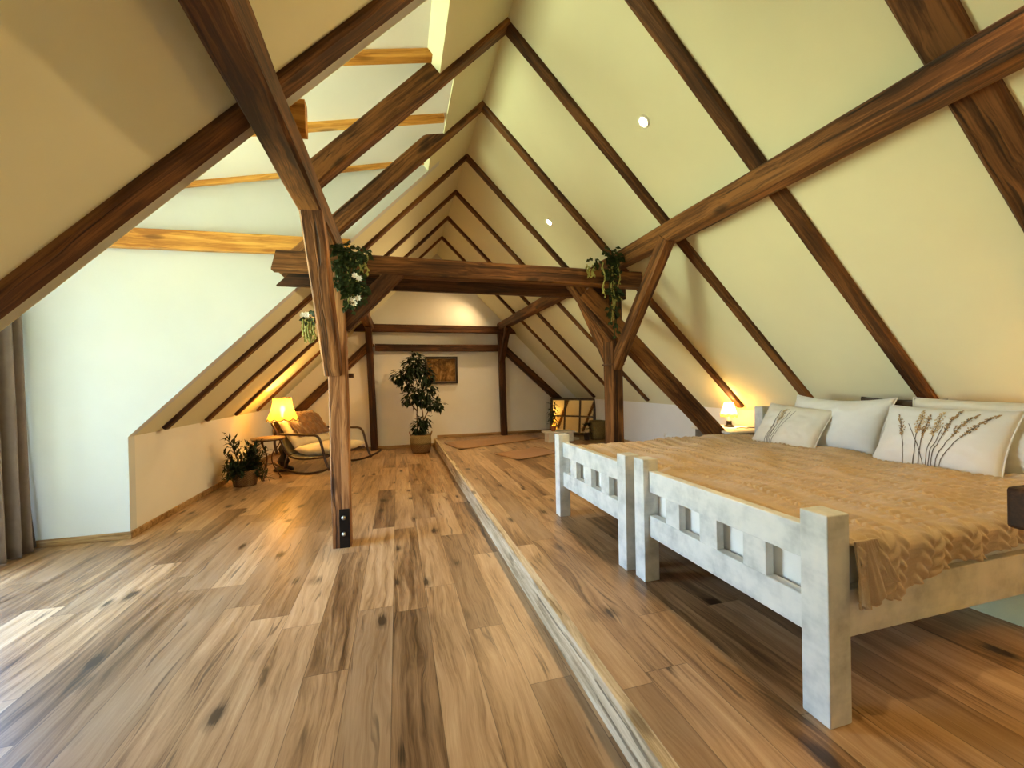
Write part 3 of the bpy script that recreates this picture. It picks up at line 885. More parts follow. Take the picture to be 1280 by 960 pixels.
def scallop_shade(parent, r0, r1, z0, z1, mat, trim, frmat, lobes=10, seg=60, fringe=0.0, flare=1.6):
    bm = bmesh.new()
    rings = []
    nz = 10
    for j in range(nz + 1):
        t = j / nz
        ring = []
        for k in range(seg):
            a = 2 * PI * k / seg
            sc = abs(math.sin(a * lobes / 2))
            r = r1 + (r0 - r1) * (1 - t) ** flare
            r *= 1 + 0.035 * (sc - .5)
            z = z0 + (z1 - z0) * t
            if j == 0: z -= 0.10 * (z1 - z0) * sc
            if j == nz: z += 0.05 * (z1 - z0) * sc
            ring.append(bm.verts.new((r * math.cos(a), r * math.sin(a), z)))
        rings.append(ring)
    for j in range(nz):
        for k in range(seg):
            bm.faces.new((rings[j][k], rings[j][(k + 1) % seg], rings[j + 1][(k + 1) % seg], rings[j + 1][k])).smooth = True
    sh = link('lamp_shade', bm, mat, parent)
    for rr, ja, rad in ((r0, 0, .006), (r1, nz, .005)):
        bm = bmesh.new()
        pts = []
        for k in range(seg + 1):
            a = 2 * PI * (k % seg) / seg
            sc = abs(math.sin(a * lobes / 2))
            r = rr * (1 + 0.035 * (sc - .5)) * 1.01
            z = (z0 - .10 * (z1 - z0) * sc) if ja == 0 else (z1 + .05 * (z1 - z0) * sc)
            pts.append((r * math.cos(a), r * math.sin(a), z))
        add_tube(bm, pts, rad * (r0 / .19), 6)
        link('scalloped_trim', bm, trim, sh)
    if fringe:
        bm = bmesh.new()
        for k in range(seg):
            a = 2 * PI * k / seg
            sc = abs(math.sin(a * lobes / 2)); r = r0 * (1 + .035 * (sc - .5))
            z = z0 - .10 * (z1 - z0) * sc
            add_tube(bm, [(r * math.cos(a), r * math.sin(a), z), (r * 1.01 * math.cos(a), r * 1.01 * math.sin(a), z - fringe)], .0035, 4)
        link('fringe', bm, frmat, sh)
    return sh

def point_light(name, loc, energy, col, r=0.05):
    d = bpy.data.lights.new(name, 'POINT'); d.energy = energy; d.color = col; d.shadow_soft_size = r
    o = bpy.data.objects.new(name, d); COL.objects.link(o); o.location = loc
    return o
def spot_light(name, loc, direction, energy, col, ang=2.2, blend=0.8, r=.03):
    d = bpy.data.lights.new(name, 'SPOT'); d.energy = energy; d.color = col; d.spot_size = ang; d.spot_blend = blend; d.shadow_soft_size = r
    o = bpy.data.objects.new(name, d); COL.objects.link(o); o.location = loc
    o.rotation_euler = Vector(direction).to_track_quat('-Z', 'Y').to_euler()
    return o

def night_lamp(label, loc):
    t = thing('table_lamp', label, 'lamp', loc, 0, 'small bedside lamps')
    bm = bmesh.new(); add_lathe(bm, [(.055, 0), (.055, .012), (.03, .022), (.026, .05), (.03, .065), (.012, .07)], 20)
    link('base', bm, M['bronze'], t)
    bm = bmesh.new(); add_lathe(bm, [(.016, .068), (.02, .085), (.015, .11), (.018, .13), (.012, .15), (.010, .18)], 16)
    link('stem', bm, M['stem'], t)
    scallop_shade(t, .084, .046, .150, .272, M['night_shade'], M['fringe'], M['fringe'], 8, 48, .03, 1.1)
    return t
night_lamp('small lit fringed lamp standing on the grey nightstand', (3.57, 3.80, HP + .55))
# the twin nightstand and lamp on the camera's side of the beds (beyond the right edge of the picture)
t2 = ns.copy(); COL.objects.link(t2); t2.location = (3.48, 0.58, HP)
t2['label'] = 'small grey nightstand at the near side of the beds, beyond the right edge'
for ch in list(ns.children):
    c2 = ch.copy(); COL.objects.link(c2); c2.parent = t2
    for g2 in ch.children:
        d2 = g2.copy(); COL.objects.link(d2); d2.parent = c2
night_lamp('small lit fringed lamp on the near nightstand, beyond the right edge', (3.52, 0.62, HP + .55))
bm = bmesh.new(); add_tube(bm, smoothpath([(0, 0, .006), (.06, .02, .006), (.11, -.03, .006), (.16, .0, .006), (.21, -.05, .006)], 6), .005, 6)
o = link('bead_chain', bm, M['bronze'], None, True); o.location = (3.50, 3.62, HP + .551)
tag(o, 'dark bead string lying beside the lamp on the nightstand', 'beads')

# outlet on right knee wall
ot = thing('wall_outlet', 'small white outlet on the pale right knee wall', 'outlet', (XR, 5.25, .41))
link('plate', boxbm(-.008, 0, -.04, .04, -.04, .04, bevel=.003), M['white'], ot)
bm = bmesh.new(); add_lathe(bm, [(.0, 0), (.020, 0), (.022, .004), (0, .004)], 16)
k = link('socket', bm, M['white'], ot); k.location = (-.008, 0, 0); k.rotation_euler = (0, -PI / 2, 0)

# dark handrail at right edge
hr = thing('handrail', 'dark brown wooden rail end at the right edge of the picture', 'handrail', (1.13, 0.50, HP))
bm = boxbm(-.032, .032, -1.5, 0.0, .808, .886, bevel=.007)
link('rail', bm, M['darkt'], hr)
for y in (-.16, -1.3):
    link('newel', boxbm(-.028, .028, y - .028, y + .028, 0, .81, bevel=.004), M['darkt'], hr)

# ------------------------------------------------------------------ leaves helpers
def add_leaf(bm, p, d, up, l, w, mi=0, curl=.15):
    d = d.normalized(); s = d.cross(up)
    if s.length < 1e-4: s = d.orthogonal()
    s.normalize(); n = s.cross(d)
    a = p; b = p + d * l * .45 + s * w - n * 0; c = p + d * l - n * l * curl; e = p + d * l * .45 - s * w; m = p + d * l * .5 + n * l * curl * .5 * 0 - n * w * .35
    va, vb, vc, ve, vm = [bm.verts.new(q) for q in (a, b, c, e, m)]
    for f in ((va, vb, vm), (vb, vc, vm), (vc, ve, vm), (ve, va, vm)):
        bm.faces.new(f).material_index = mi
def rv(r):
    while True:
        v = Vector((r.uniform(-1, 1), r.uniform(-1, 1), r.uniform(-1, 1)))
        if .05 < v.length < 1: return v.normalized()

def basket(t, r0, r1, h, mat, bulge=.12, band=None):
    bm = bmesh.new()
    prof = [(r0 * .9, 0)]
    for i in range(9):
        u = i / 8
        prof.append((r0 + (r1 - r0) * u + bulge * r0 * math.sin(u * PI), h * u))
    prof += [(r1 * .93, h), (r1 * .9, h * .82)]
    add_lathe(bm, prof, 32)
    b = link('basket', bm, mat, t)
    if band:
        bm = bmesh.new()
        i0 = [(r0 + (r1 - r0) * u + bulge * r0 * math.sin(u * PI) + .003, h * u) for u in (.48, .6, .72, .85, .97)]
        add_lathe(bm, i0 + [(i0[-1][0] - .006, i0[-1][1])], 32)
        link('band', bm, band, b)
    bm = bmesh.new(); add_lathe(bm, [(0, h * .80), (r1 * .9, h * .80), (r1 * .9, h * .83), (0, h * .85)], 24)
    link('soil', bm, M['soil'], t)
    return b

# tall ficus
fic = thing('potted_tree', 'tall dark leafy ficus in a woven basket by the gable wall', 'plant', (0.40, 7.72, 0))
fb = basket(fic, .155, .175, .33, M['wicker'], .14, M['band'])
for s in (-1, 1):
    bm = bmesh.new()
    add_tube(bm, smoothpath([(s * .17, -.06, .30), (s * .20, -.03, .37), (s * .20, .03, .37), (s * .17, .06, .30)], 6), .009, 6)
    link('handle', bm, M['wicker'], fb)
r = random.Random(5)
bm = bmesh.new()
trunks = [[(-.05, 0, .26), (-.06, .01, .7), (-.03, .02, 1.1), (-.08, 0, 1.45), (-.05, 0, 1.75)],
          [(.03, .02, .26), (.05, 0, .62), (.02, .02, .95), (.10, 0, 1.2), (.06, .02, 1.5)],
          [(.05, 0, .58), (.16, -.02, .78), (.26, .0, .86)], [(-.03, .02, 1.1), (-.20, 0, 1.3), (-.38, 0, 1.43)],
          [(-.05, 0, .75), (-.17, 0, .9), (-.22, 0, 1.0)], [(0, 0, .26), (.03, -.02, .42), (.05, 0, .56)]]
for p in trunks: add_tube(bm, smoothpath(p, 5), [.013 - .008 * k / (5 * (len(p) - 1)) for k in range(5 * (len(p) - 1) + 1)], 6)
link('trunk', bm, M['bark'], fic)
bm = bmesh.new()
blobs = [(-.05, 0, 1.72, .13, 34), (-.10, 0, 1.58, .20, 95), (-.17, 0, 1.47, .18, 60), (-.38, 0, 1.42, .11, 36), (-.24, 0, 1.27, .12, 36), (.10, 0, 1.38, .16, 75), (.08, .0, 1.52, .12, 40),
         (-.15, 0, 1.02, .16, 66), (-.04, 0, 1.10, .13, 40), (.13, 0, 1.12, .14, 40), (.06, 0, .98, .12, 36), (.22, 0, .90, .13, 46), (.33, 0, .86, .09, 26), (.21, 0, 1.18, .09, 20), (.0, 0, .50, .15, 60), (.08, 0, .58, .10, 24), (-.01, 0, .40, .10, 30)]
for (x, y, z, R_, n) in blobs:
    for _ in range(int(n * 1.5)):
        v = rv(r) * R_ * r.uniform(.25, 1.0) ** .6
        p = Vector((x, y, z)) + Vector((v.x, v.y * .9, v.z))
        d = (v.normalized() * .7 + Vector((r.uniform(-.5, .5), r.uniform(-.5, .5), -.45 + r.uniform(-.4, .3))))
        add_leaf(bm, p, d, Vector((0, 0, 1)), r.uniform(.085, .13), r.uniform(.024, .035), 0, .2)
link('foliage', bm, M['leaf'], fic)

# bushy plant in the left corner
bp = thing('potted_plant', 'bushy dark plant in a woven basket against the left knee wall', 'plant', (-1.90, 6.02, 0))
basket(bp, .125, .145, .20, M['wicker'], .06)
bm = bmesh.new(); st = bmesh.new()
for k in range(46):
    a = r.uniform(0, 2 * PI); el = r.uniform(.15, 1.35)
    L = r.uniform(.25, .40) if el < .9 else r.uniform(.4, .60)
    d = Vector((math.cos(a) * math.cos(el), math.sin(a) * math.cos(el) * .8, math.sin(el)))
    if d.x < -.2: d.x *= .8
    if d.x > .15: L *= .72
    if d.y > .1: d.y *= .5
    p0 = Vector((r.uniform(-.05, .05), r.uniform(-.05, .05), .16))
    pts = [p0 + d * L * t + Vector((0, 0, -.12 * t * t * (1.2 - el))) for t in (0, .25, .5, .75, 1)]
    pts = [Vector((max(q.x, XL + 1.90 + .05), q.y, q.z)) for q in pts]
    add_tube(st, pts, [.006, .005, .004, .003, .002], 5)
    for q in range(22):
        t = .2 + .8 * q / 21
        b = p0 + d * L * t + Vector((0, 0, -.12 * t * t * (1.2 - el)))
        b.x = max(b.x, XL + 1.90 + .06)
        dd = d * .6 + rv(r) * .8
        if b.x < XL + 1.90 + .13: dd.x = abs(dd.x)
        add_leaf(bm, b, dd, Vector((0, 0, 1)), r.uniform(.08, .13), r.uniform(.011, .018), 0, .15)
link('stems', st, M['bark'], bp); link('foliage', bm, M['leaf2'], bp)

# ------------------------------------------------------------------ bistro table, floor lamp, rocking lounger
bt = thing('side_table', 'small round bistro table with curved iron legs by the lamp', 'table', (-1.71, 6.32, 0))
bm = bmesh.new(); add_lathe(bm, [(0, .545), (.205, .545), (.21, .553), (.205, .562), (0, .562)], 36)
link('tabletop', bm, M['tabletop'], bt)
bm = bmesh.new(); add_tube(bm, [(.185 * math.cos(2 * PI * k / 32), .185 * math.sin(2 * PI * k / 32), .535) for k in range(33)], .008, 6)
link('rim', bm, M['rust'], bt)
for k in range(3):
    a = 2 * PI * k / 3 + .35
    ca, sa = math.cos(a), math.sin(a)
    bm = bmesh.new()
    add_tube(bm, smoothpath([(.15 * ca, .15 * sa, .54), (.13 * ca, .13 * sa, .46), (.05 * ca, .05 * sa, .34), (.045 * ca, .045 * sa, .22), (.10 * ca, .10 * sa, .10), (.14 * ca, .14 * sa, .012)], 6), .008, 8)
    add_lathe(bm, [(.0, 0), (.016, 0), (.016, .012), (0, .016)], 10, c=(.14 * ca, .14 * sa, 0))
    link('leg', bm, M['rust'], bt)
bm = bmesh.new(); add_tube(bm, [(.05 * math.cos(2 * PI * k / 24), .05 * math.sin(2 * PI * k / 24), .20) for k in range(25)], .006, 6)
link('leg_ring', bm, M['rust'], bt)

lp = thing('floor_lamp', 'lit cream fringed lamp on a dark ornate base in the left corner', 'lamp', (-1.66, 6.88, 0))
bm = bmesh.new()
add_lathe(bm, [(.135, 0), (.14, .02), (.12, .04), (.10, .055), (.05, .07), (.06, .10), (.075, .14), (.06, .19), (.035, .23), (.05, .28), (.062, .32), (.05, .36), (.025, .40), (.035, .44), (.045, .50), (.03, .56), (.04, .60), (.03, .64), (.012, .66), (.010, .82)], 22,
          wob=lambda k, r_, z: .16 * math.sin(k * 1.714 + z * 14) if .06 < z < .6 else 0)
link('base', bm, M['bronze'], lp)
bm = bmesh.new(); add_tube(bm, [(0, 0, .80), (0, 0, .86)], .018, 10); add_lathe(bm, [(.0, .86), (.03, .88), (.035, .92), (.02, .96), (0, .97)], 14)
link('bulb', bm, M['lampbulb'], lp)
scallop_shade(lp, .205, .125, .775, 1.075, M['cream_shade'], M['scallop'], M['fringe'], 10, 60, .02, 1.9)

rc = thing('rocking_chair', 'dark bentwood rocking lounger with cream cushions in the left corner', 'rocking chair', (-1.04, 6.86, 0), math.atan2(-.50, .86))
# local x = forward, local y = lateral (left of the sitter), z up
W2 = .50
for s in (-1, 1):
    y = s * W2
    bm = bmesh.new()
    arc = [(-.52 + 1.12 * k / 20, y, .015 + .62 * ((k / 20) - .46) ** 2 * 1.0) for k in range(21)]
    add_tube(bm, arc, .016, 8)
    link('rocker', bm, M['bentwood'], rc)
    bm = bmesh.new()
    add_tube(bm, smoothpath([(-.46, y, .28), (-.50, y, .45), (-.44, y, .545), (-.30, y, .565), (.05, y, .56), (.20, y, .555), (.27, y, .50), (.31, y, .38), (.36, y, .20), (.42, y, .075)], 6), .018, 8)
    link('arm_loop', bm, M['bentwood'], rc)
    bm = bmesh.new()
    add_tube(bm, smoothpath([(-.58, y * .92, .72), (-.45, y * .92, .50), (-.30, y * .92, .26), (-.05, y * .92, .215), (.32, y * .92, .25)], 6), .017, 8)
    link('side_rail', bm, M['bentwood'], rc)
    bm = bmesh.new(); add_tube(bm, [(-.30, y * .96, .26), (-.34, y, .06)], .014, 8)
    link('rear_leg', bm, M['bentwood'], rc)
bm = bmesh.new()
add_tube(bm, smoothpath([(-.58, -W2 * .92, .72), (-.61, -.3, .76), (-.62, 0, .765), (-.61, .3, .76), (-.58, W2 * .92, .72)], 6), .017, 8)
link('back_bar', bm, M['bentwood'], rc)
for x, z in ((.32, .25), (-.30, .26)):
    bm = bmesh.new(); add_tube(bm, [(x, -W2 * .92, z), (x, W2 * .92, z)], .015, 8)
    link('cross_bar', bm, M['bentwood'], rc)
def slabcushion(name, mat, path, w, t, seed, parent):
    pts = smoothpath(path, 8); n = len(pts); m = 22
    bm = bmesh.new(); g = {}
    for side in (1, -1):
        for i in range(n):
            d = (pts[min(i + 1, n - 1)] - pts[max(i - 1, 0)]).normalized()
            nr = Vector((0, 1, 0)).cross(d) * -1
            if nr.z < 0: nr = -nr
            for j in range(m + 1):
                s = -1 + 2 * j / m; q = -1 + 2 * i / (n - 1)
                e = (max(0, 1 - abs(s) ** 4) * max(0, 1 - abs(q) ** 6)) ** .45
                nn = 1 + .25 * noise.noise(Vector((q * 3 + seed, s * 3, side)))
                g[side, i, j] = bm.verts.new(pts[i] + Vector((0, s * w / 2, 0)) + nr * side * t / 2 * e * nn)
        for i in range(n - 1):
            for j in range(m):
                bm.faces.new((g[side, i, j], g[side, i + 1, j], g[side, i + 1, j + 1], g[side, i, j + 1])).smooth = True
    bmesh.ops.remove_doubles(bm, verts=bm.verts, dist=.0005)
    return link(name, bm, mat, parent)
slabcushion('seat_cushion', M['cream'], [(-.26, 0, .335), (-.05, 0, .30), (.18, 0, .315), (.36, 0, .33)], .82, .15, 3, rc)
slabcushion('back_cushion', M['cream'], [(-.24, 0, .35), (-.38, 0, .53), (-.54, 0, .74)], .80, .13, 8, rc)
slabcushion('canvas_sling', M['khaki'], [(-.48, 0, .55), (-.33, 0, .28), (-.05, 0, .225), (.30, 0, .245)], .86, .03, 5, rc)
# fur throw over the back
def fur():
    bm = bmesh.new(); rows = []
    path = smoothpath([(-.67, 0, .50), (-.685, 0, .70), (-.63, 0, .80), (-.53, 0, .795), (-.40, 0, .66), (-.27, 0, .49)], 7)
    n = len(path); m = 56
    rr = random.Random(3)
    for i in range(n):
        row = []
        d = (path[min(i + 1, n - 1)] - path[max(i - 1, 0)]).normalized()
        nr = d.cross(Vector((0, 1, 0)))
        for j in range(m + 1):
            s = j / m
            k = noise.noise(Vector((i * .45, s * 13, 2.2))) * .016 + rr.uniform(-.007, .007)
            y = -.30 + .66 * s + .02 * noise.noise(Vector((i * .3, s * 2, 9)))
            row.append(bm.verts.new(path[i] + Vector((0, y, 0)) + nr * (k + .035)))
        rows.append(row)
    for i in range(n - 1):
        for j in range(m):
            bm.faces.new((rows[i][j], rows[i + 1][j], rows[i + 1][j + 1], rows[i][j + 1]))
    o = link('fur_throw', bm, M['fur'], None, True)
    sm = o.modifiers.new('thickness', 'SOLIDIFY'); sm.thickness = .025
    o.location = rc.location; o.rotation_euler = rc.rotation_euler
    tag(o, 'brown fur throw draped over the back of the rocking lounger', 'throw')
fur()

# ------------------------------------------------------------------ picture, mirror, stool, baskets, rugs
pc = thing('framed_picture', 'sepia picture in a dark frame hanging on the gable wall', 'picture', (0.865, YB - .03, 1.52))
bm = bmesh.new()
a, b, fw = .325, .272, .036
for q in ((-a, a, b - fw, b), (-a, a, -b, -b + fw), (-a, -a + fw, -b + fw, b - fw), (a - fw, a, -b + fw, b - fw)):
    add_box(bm, q[0], q[1], -.014, .028, q[2], q[3], bevel=.004)
link('frame', bm, M['frame'], pc)
link('mount', boxbm(-a + fw, a - fw, 0.008, .022, -b + fw, b - fw), M['mount'], pc)
link('picture_print', boxbm(-a + fw + .012, a - fw - .012, 0.003, .010, -b + fw + .012, b - fw - .012), M['art'], pc)

mirv0 = Vector((3.085, 8.19, HP)); mirv1 = Vector((3.765, 7.44, HP))
md = (mirv1 - mirv0); ML = md.length; ang = math.atan2(md.y, md.x)
mr = thing('paned_mirror', 'dark window-frame mirror of six panes leaning in the right corner', 'mirror', tuple(mirv0), ang)
mr.rotation_euler = (math.radians(-7), 0, ang)
MH = .745
bm = bmesh.new()
for x0, x1 in ((0, .05), (ML - .05, ML)): add_box(bm, x0, x1, -.022, .022, 0, MH, bevel=.003)
for z0, z1 in ((0, .05), (MH - .045, MH)): add_box(bm, .05, ML - .05, -.022, .022, z0, z1, bevel=.003)
fr = link('frame', bm, M['frame'], mr)
bm = bmesh.new()
for k in (1, 2): add_box(bm, ML * k / 3 - .016, ML * k / 3 + .016, -.020, .012, .05, MH - .045)
add_box(bm, .05, ML - .05, -.020, .012, MH / 2 - .016, MH / 2 + .016)
link('glazing_bars', bm, M['frame'], fr)
for i in range(3):
    for j in range(2):
        xa = [.05, ML / 3 + .016, 2 * ML / 3 + .016][i]; xb = [ML / 3 - .016, 2 * ML / 3 - .016, ML - .05][i]
        za = [.05, MH / 2 + .016][j]; zb = [MH / 2 - .016, MH - .045][j]
        link('mirror_pane', boxbm(xa, xb, -.006, .006, za, zb), M['mirror'], mr)

sl = thing('low_table', 'low white table with slab top standing before the mirror', 'table', (2.80, 7.02, HP))
link('tabletop', boxbm(-.26, .30, -.12, .16, .165, .19, bevel=.004), M['white'], sl)
for x in (-.16, .22):
    link('leg', boxbm(x - .05, x + .05, -.09, .12, 0, .165, bevel=.004), M['white'], sl)
tp = thing('potted_plant', 'small leafy plant in a terracotta pot on the low white table', 'plant', (2.72, 7.03, HP + .19))
bm = bmesh.new(); add_lathe(bm, [(.035, 0), (.05, .075), (.056, .075), (.056, .092), (.046, .092), (.044, .07), (0, .07)], 20); link('pot', bm, M['terra'], tp)
bm = bmesh.new()
for _ in range(90):
    v = rv(r); p = Vector((v.x * .07, v.y * .06, .13 + r.uniform(0, .40)))
    add_leaf(bm, p, v + Vector((0, 0, -.2)), Vector((0, 0, 1)), r.uniform(.05, .085), .018, 0, .2)
link('foliage', bm, M['leaf2'], tp)
bm = bmesh.new()
for k in range(3): add_tube(bm, [(0, 0, .06), (.02 * (k - 1), .01 * k, .30), (.04 * (k - 1), 0, .48)], .004, 5)
link('stems', bm, M['bark'], tp)
bm = bmesh.new()
add_box(bm, -.11, .11, -.07, .07, 0, .02, bevel=.002); add_box(bm, -.09, .12, -.06, .08, .021, .035, bevel=.002)
o = link('paper_stack', bm, M['paper'], None); o.location = (3.13, 7.12, HP); o.rotation_euler = (0, 0, .3)
tag(o, 'small pile of white papers on the floor before the mirror', 'papers')
bk = thing('storage_basket', 'olive woven basket standing right of the mirror', 'basket', (3.60, 7.02, HP))
bm = bmesh.new(); add_lathe(bm, [(.13, 0), (.155, .10), (.16, .22), (.15, .33), (.14, .335), (.145, .22), (.12, .03), (0, .02)], 28); link('body', bm, M['olive'], bk)
bm = bmesh.new(); add_tube(bm, [(.15 * math.cos(2 * PI * k / 28), .15 * math.sin(2 * PI * k / 28), .335) for k in range(29)], .010, 6); link('rim', bm, M['olive'], bk)
sp = thing('potted_plant', 'small dark plant on the floor between the papers and the olive basket', 'plant', (3.36, 6.98, HP))
bm = bmesh.new(); add_lathe(bm, [(.045, 0), (.06, .10), (.065, .12), (.055, .12), (.05, .10), (0, .10)], 18); link('pot', bm, M['darkcloth'], sp)
bm = bmesh.new()
for _ in range(70):
    v = rv(r); v.z = abs(v.z)
    add_leaf(bm, Vector((v.x * .07, v.y * .06, .12 + v.z * .16)), v, Vector((0, 0, 1)), r.uniform(.05, .09), .016, 0, .25)
link('foliage', bm, M['leaf2'], sp)

def rug(label, pts):
    c = sum((Vector(p) for p in pts), Vector()) / 4
    bm = bmesh.new(); n = 14; rows = []
    for i in range(n + 1):
        row = []
        for j in range(n + 1):
            u, v = i / n, j / n
            p = (Vector(pts[0]) * (1 - u) + Vector(pts[1]) * u) * (1 - v) + (Vector(pts[3]) * (1 - u) + Vector(pts[2]) * u) * v
            z = .006 + .014 * max(0, noise.noise(Vector((p.x * 2.3, p.y * 2.3, 1)))) + (.012 if (i in (0, n) and j in (0, n)) else 0)
            row.append(bm.verts.new((p.x - c.x, p.y - c.y, z)))
        rows.append(row)
    for i in range(n):
        for j in range(n): bm.faces.new((rows[i][j], rows[i + 1][j], rows[i + 1][j + 1], rows[i][j + 1]))
    o = link('rug', bm, M['rug'], None, True); o.location = (c.x, c.y, HP)
    sm = o.modifiers.new('thickness', 'SOLIDIFY'); sm.thickness = .005
    tag(o, label, 'rug', 'flat brown rugs on the platform')
rug('thin brown rug lying on the platform along the gable wall', [(0.98, 6.76, 0), (2.62, 7.44, 0), (2.40, 8.28, 0), (0.80, 7.62, 0)])
rug('thin brown rug lying on the platform nearer the beds', [(1.62, 5.53, 0), (2.42, 5.90, 0), (2.20, 6.52, 0), (1.40, 6.15, 0)])

# ------------------------------------------------------------------ curtains
def curtain(name, label, mat, p0, p1, q0, q1, ztop, amp, waves, seed):
    """p0-p1 bottom ends on the floor plan, q0-q1 top ends"""
    bm = bmesh.new(); n, m = 150, 30
    rows = []
    for j in range(m + 1):
        v = j / m; row = []
        A = Vector(p0).lerp(Vector(q0), v ** .8); B = Vector(p1).lerp(Vector(q1), v ** .8)
        d = B - A; nr = Vector((-d.y, d.x)).normalized()
        for i in range(n + 1):
            u = i / n
            w = math.sin(u * waves * 2 * PI + .8 * noise.noise(Vector((u * 4, v * 1.5, seed)))) + .35 * math.sin(u * waves * 4.3 + v * 1.4)
            w *= amp * (.7 + .5 * (1 - v))
            p = A + d * u + nr * w
            row.append(bm.verts.new((p.x, p.y, .012 + v * (ztop - .012))))
        rows.append(row)
    for j in range(m):
        for i in range(n): bm.faces.new((rows[j][i], rows[j][i + 1], rows[j + 1][i + 1], rows[j + 1][i]))
    o = link(name, bm, mat, None, True)
    sm = o.modifiers.new('thickness', 'SOLIDIFY'); sm.thickness = .004
    return tag(o, label, 'curtain')
curtain('curtain', 'mauve grey pleated curtain hanging at the left edge', M['curtain'], (-2.88, 3.62), (-2.765, 4.10), (-2.90, 3.66), (-2.87, 4.19), 2.60, .045, 5, 1)
curtain('curtain', 'dark brown sheet hanging behind the mauve grey curtain', M['darksheet'], (-2.98, 3.95), (-2.80, 4.195), (-2.99, 3.95), (-2.95, 4.18), 2.58, .010, 3, 2)  # dark sheet behind the pleated curtain
cr = thing('curtain_rod', 'metal curtain rod above the dormer window', 'curtain rod', (-2.93, 3.2, 2.63))
bm = bmesh.new(); add_tube(bm, [(0, -.95, 0), (0, .98, 0)], .012, 10); link('rod', bm, M['iron'], cr)
for y in (-.9, .9):
    bm = bmesh.new(); add_tube(bm, [(0, y, 0), (-.13, y, 0)], .008, 8); link('bracket', bm, M['iron'], cr)

# ------------------------------------------------------------------ ivy
def ivy(label, anchor, strands, flowers, seed, clumps):
    r = random.Random(seed)
    t = thing('hanging_ivy', label, 'plant', anchor, 0, 'ivy hanging from the post tops')
    fb_, tb = bmesh.new(), bmesh.new()
    for (x, y, z, R_, n) in clumps:
        for _ in range(n):
            v = rv(r); p = Vector((x, y, z)) + Vector((v.x * R_, v.y * R_ * .35, v.z * R_)) * r.uniform(.3, 1)
            add_leaf(fb_, p, Vector((v.x, v.y * .6 - .4, -.6 + v.z * .5)), Vector((0, -1, .3)), r.uniform(.035, .06), r.uniform(.014, .022), 0, .2)
    for (x, y, z, L, lite) in strands:
        pts = [Vector((x + .012 * math.sin(k * 1.3 + x * 40), y + .006 * math.cos(k), z - L * k / 8)) for k in range(9)]
        add_tube(tb if lite else fb_, pts, .006 if lite else .004, 5)
        for k in range(1, 9):
            for _ in range(1 if lite else 3):
                add_leaf(tb if lite else fb_, pts[k], rv(r) * .6 + Vector((0, -.2, -.7)), Vector((0, -1, .2)), r.uniform(.03, .05), r.uniform(.008, .014) if lite else r.uniform(.012, .02), 0, .2)
    for (x, y, z) in flowers:
        pb = bmesh.new()
        for k in range(7):
            a = 2 * PI * k / 7
            add_leaf(pb, Vector((x, y, z)), Vector((math.cos(a), -.5, math.sin(a))), Vector((0, -1, 0)), .028, .010, 0, .1)
        link('flower', pb, M['petal'], t)
    link('foliage', fb_, M['ivy'], t); link('tendrils', tb, M['ivylight'], t)
# left post
ivy('dark ivy with white flowers hanging over the left end of the tie beam', (-0.36, 3.36, 2.25),
    [(.0, .01, .0, .40, 0), (.03, 0, 0, .36, 1), (-.03, 0, 0, .28, 0), (.07, 0, .01, .34, 0), (.10, 0, .0, .26, 1), (.15, .02, .02, .16, 1), (-.06, .01, -.05, .2, 0), (.05, 0, -.1, .33, 0)],
    [(.05, -.04, -.35), (.09, -.04, -.34), (.07, -.04, -.17), (.10, -.04, -.19), (.06, -.04, -.38)], 3,
    [(-.02, 0, .03, .08, 50), (.05, 0, -.02, .10, 60), (.12, 0, .03, .06, 20), (.04, 0, -.16, .09, 55), (.06, 0, -.30, .09, 55), (.09, 0, -.24, .07, 30), (-.08, 0, -.08, .06, 26), (-.06, 0, -.22, .05, 18)])
ivy('dark ivy hanging over the right end of the tie beam', (1.90, 3.37, 2.30),
    [(-.02, 0, .10, .62, 0), (.03, 0, .08, .72, 0), (.0, 0, .06, .55, 1), (-.08, 0, .02, .30, 1), (.07, 0, .08, .38, 1), (.05, 0, .0, .60, 0), (-.17, .03, .0, .10, 1), (-.22, .03, .0, .08, 1), (.02, 0, -.05, .42, 1)],
    [], 9, [(.0, 0, .09, .08, 50), (.0, 0, -.06, .08, 45), (.02, 0, -.25, .06, 30), (.0, 0, -.42, .05, 18), (-.16, .02, .03, .05, 16), (.05, 0, .08, .06, 30)])
hb = thing('hanging_flower', 'white flower with yellow green tendrils on a bracket beside the left post', 'plant', (-0.645, 3.45, 1.74))
bm = bmesh.new(); add_tube(bm, smoothpath([(.14, 0, -.03), (.08, 0, .0), (.0, 0, .03), (-.02, 0, .035)], 5), .006, 6); link('bracket', bm, M['iron'], hb)
bm = bmesh.new()
for k in range(5):
    x = -.03 + .018 * k
    add_tube(bm, [(x, 0, .03), (x - .005, -.01, -.06), (x + .004 * k, 0, -.10 - .025 * (k % 3))], .007, 5)
    for q in range(6): add_leaf(bm, Vector((x, 0, .0 - .025 * q)), rv(r) * .5 + Vector((0, 0, -.8)), Vector((0, -1, .1)), .04, .011)
link('tendrils', bm, M['ivylight'], hb)
bm = bmesh.new()
for _ in range(26):
    v = rv(r); add_leaf(bm, Vector((.01, 0, .03)) + v * .035, v + Vector((0, 0, -.3)), Vector((0, -1, 0)), .04, .014)
link('foliage', bm, M['ivy'], hb)
for c in ((-.03, -.02, .05), (-.005, -.02, .055)):
    bm = bmesh.new()
    for k in range(7):
        a = 2 * PI * k / 7; add_leaf(bm, Vector(c), Vector((math.cos(a), -.4, math.sin(a))), Vector((0, -1, 0)), .026, .011)
    link('flower', bm, M['petal'], hb)

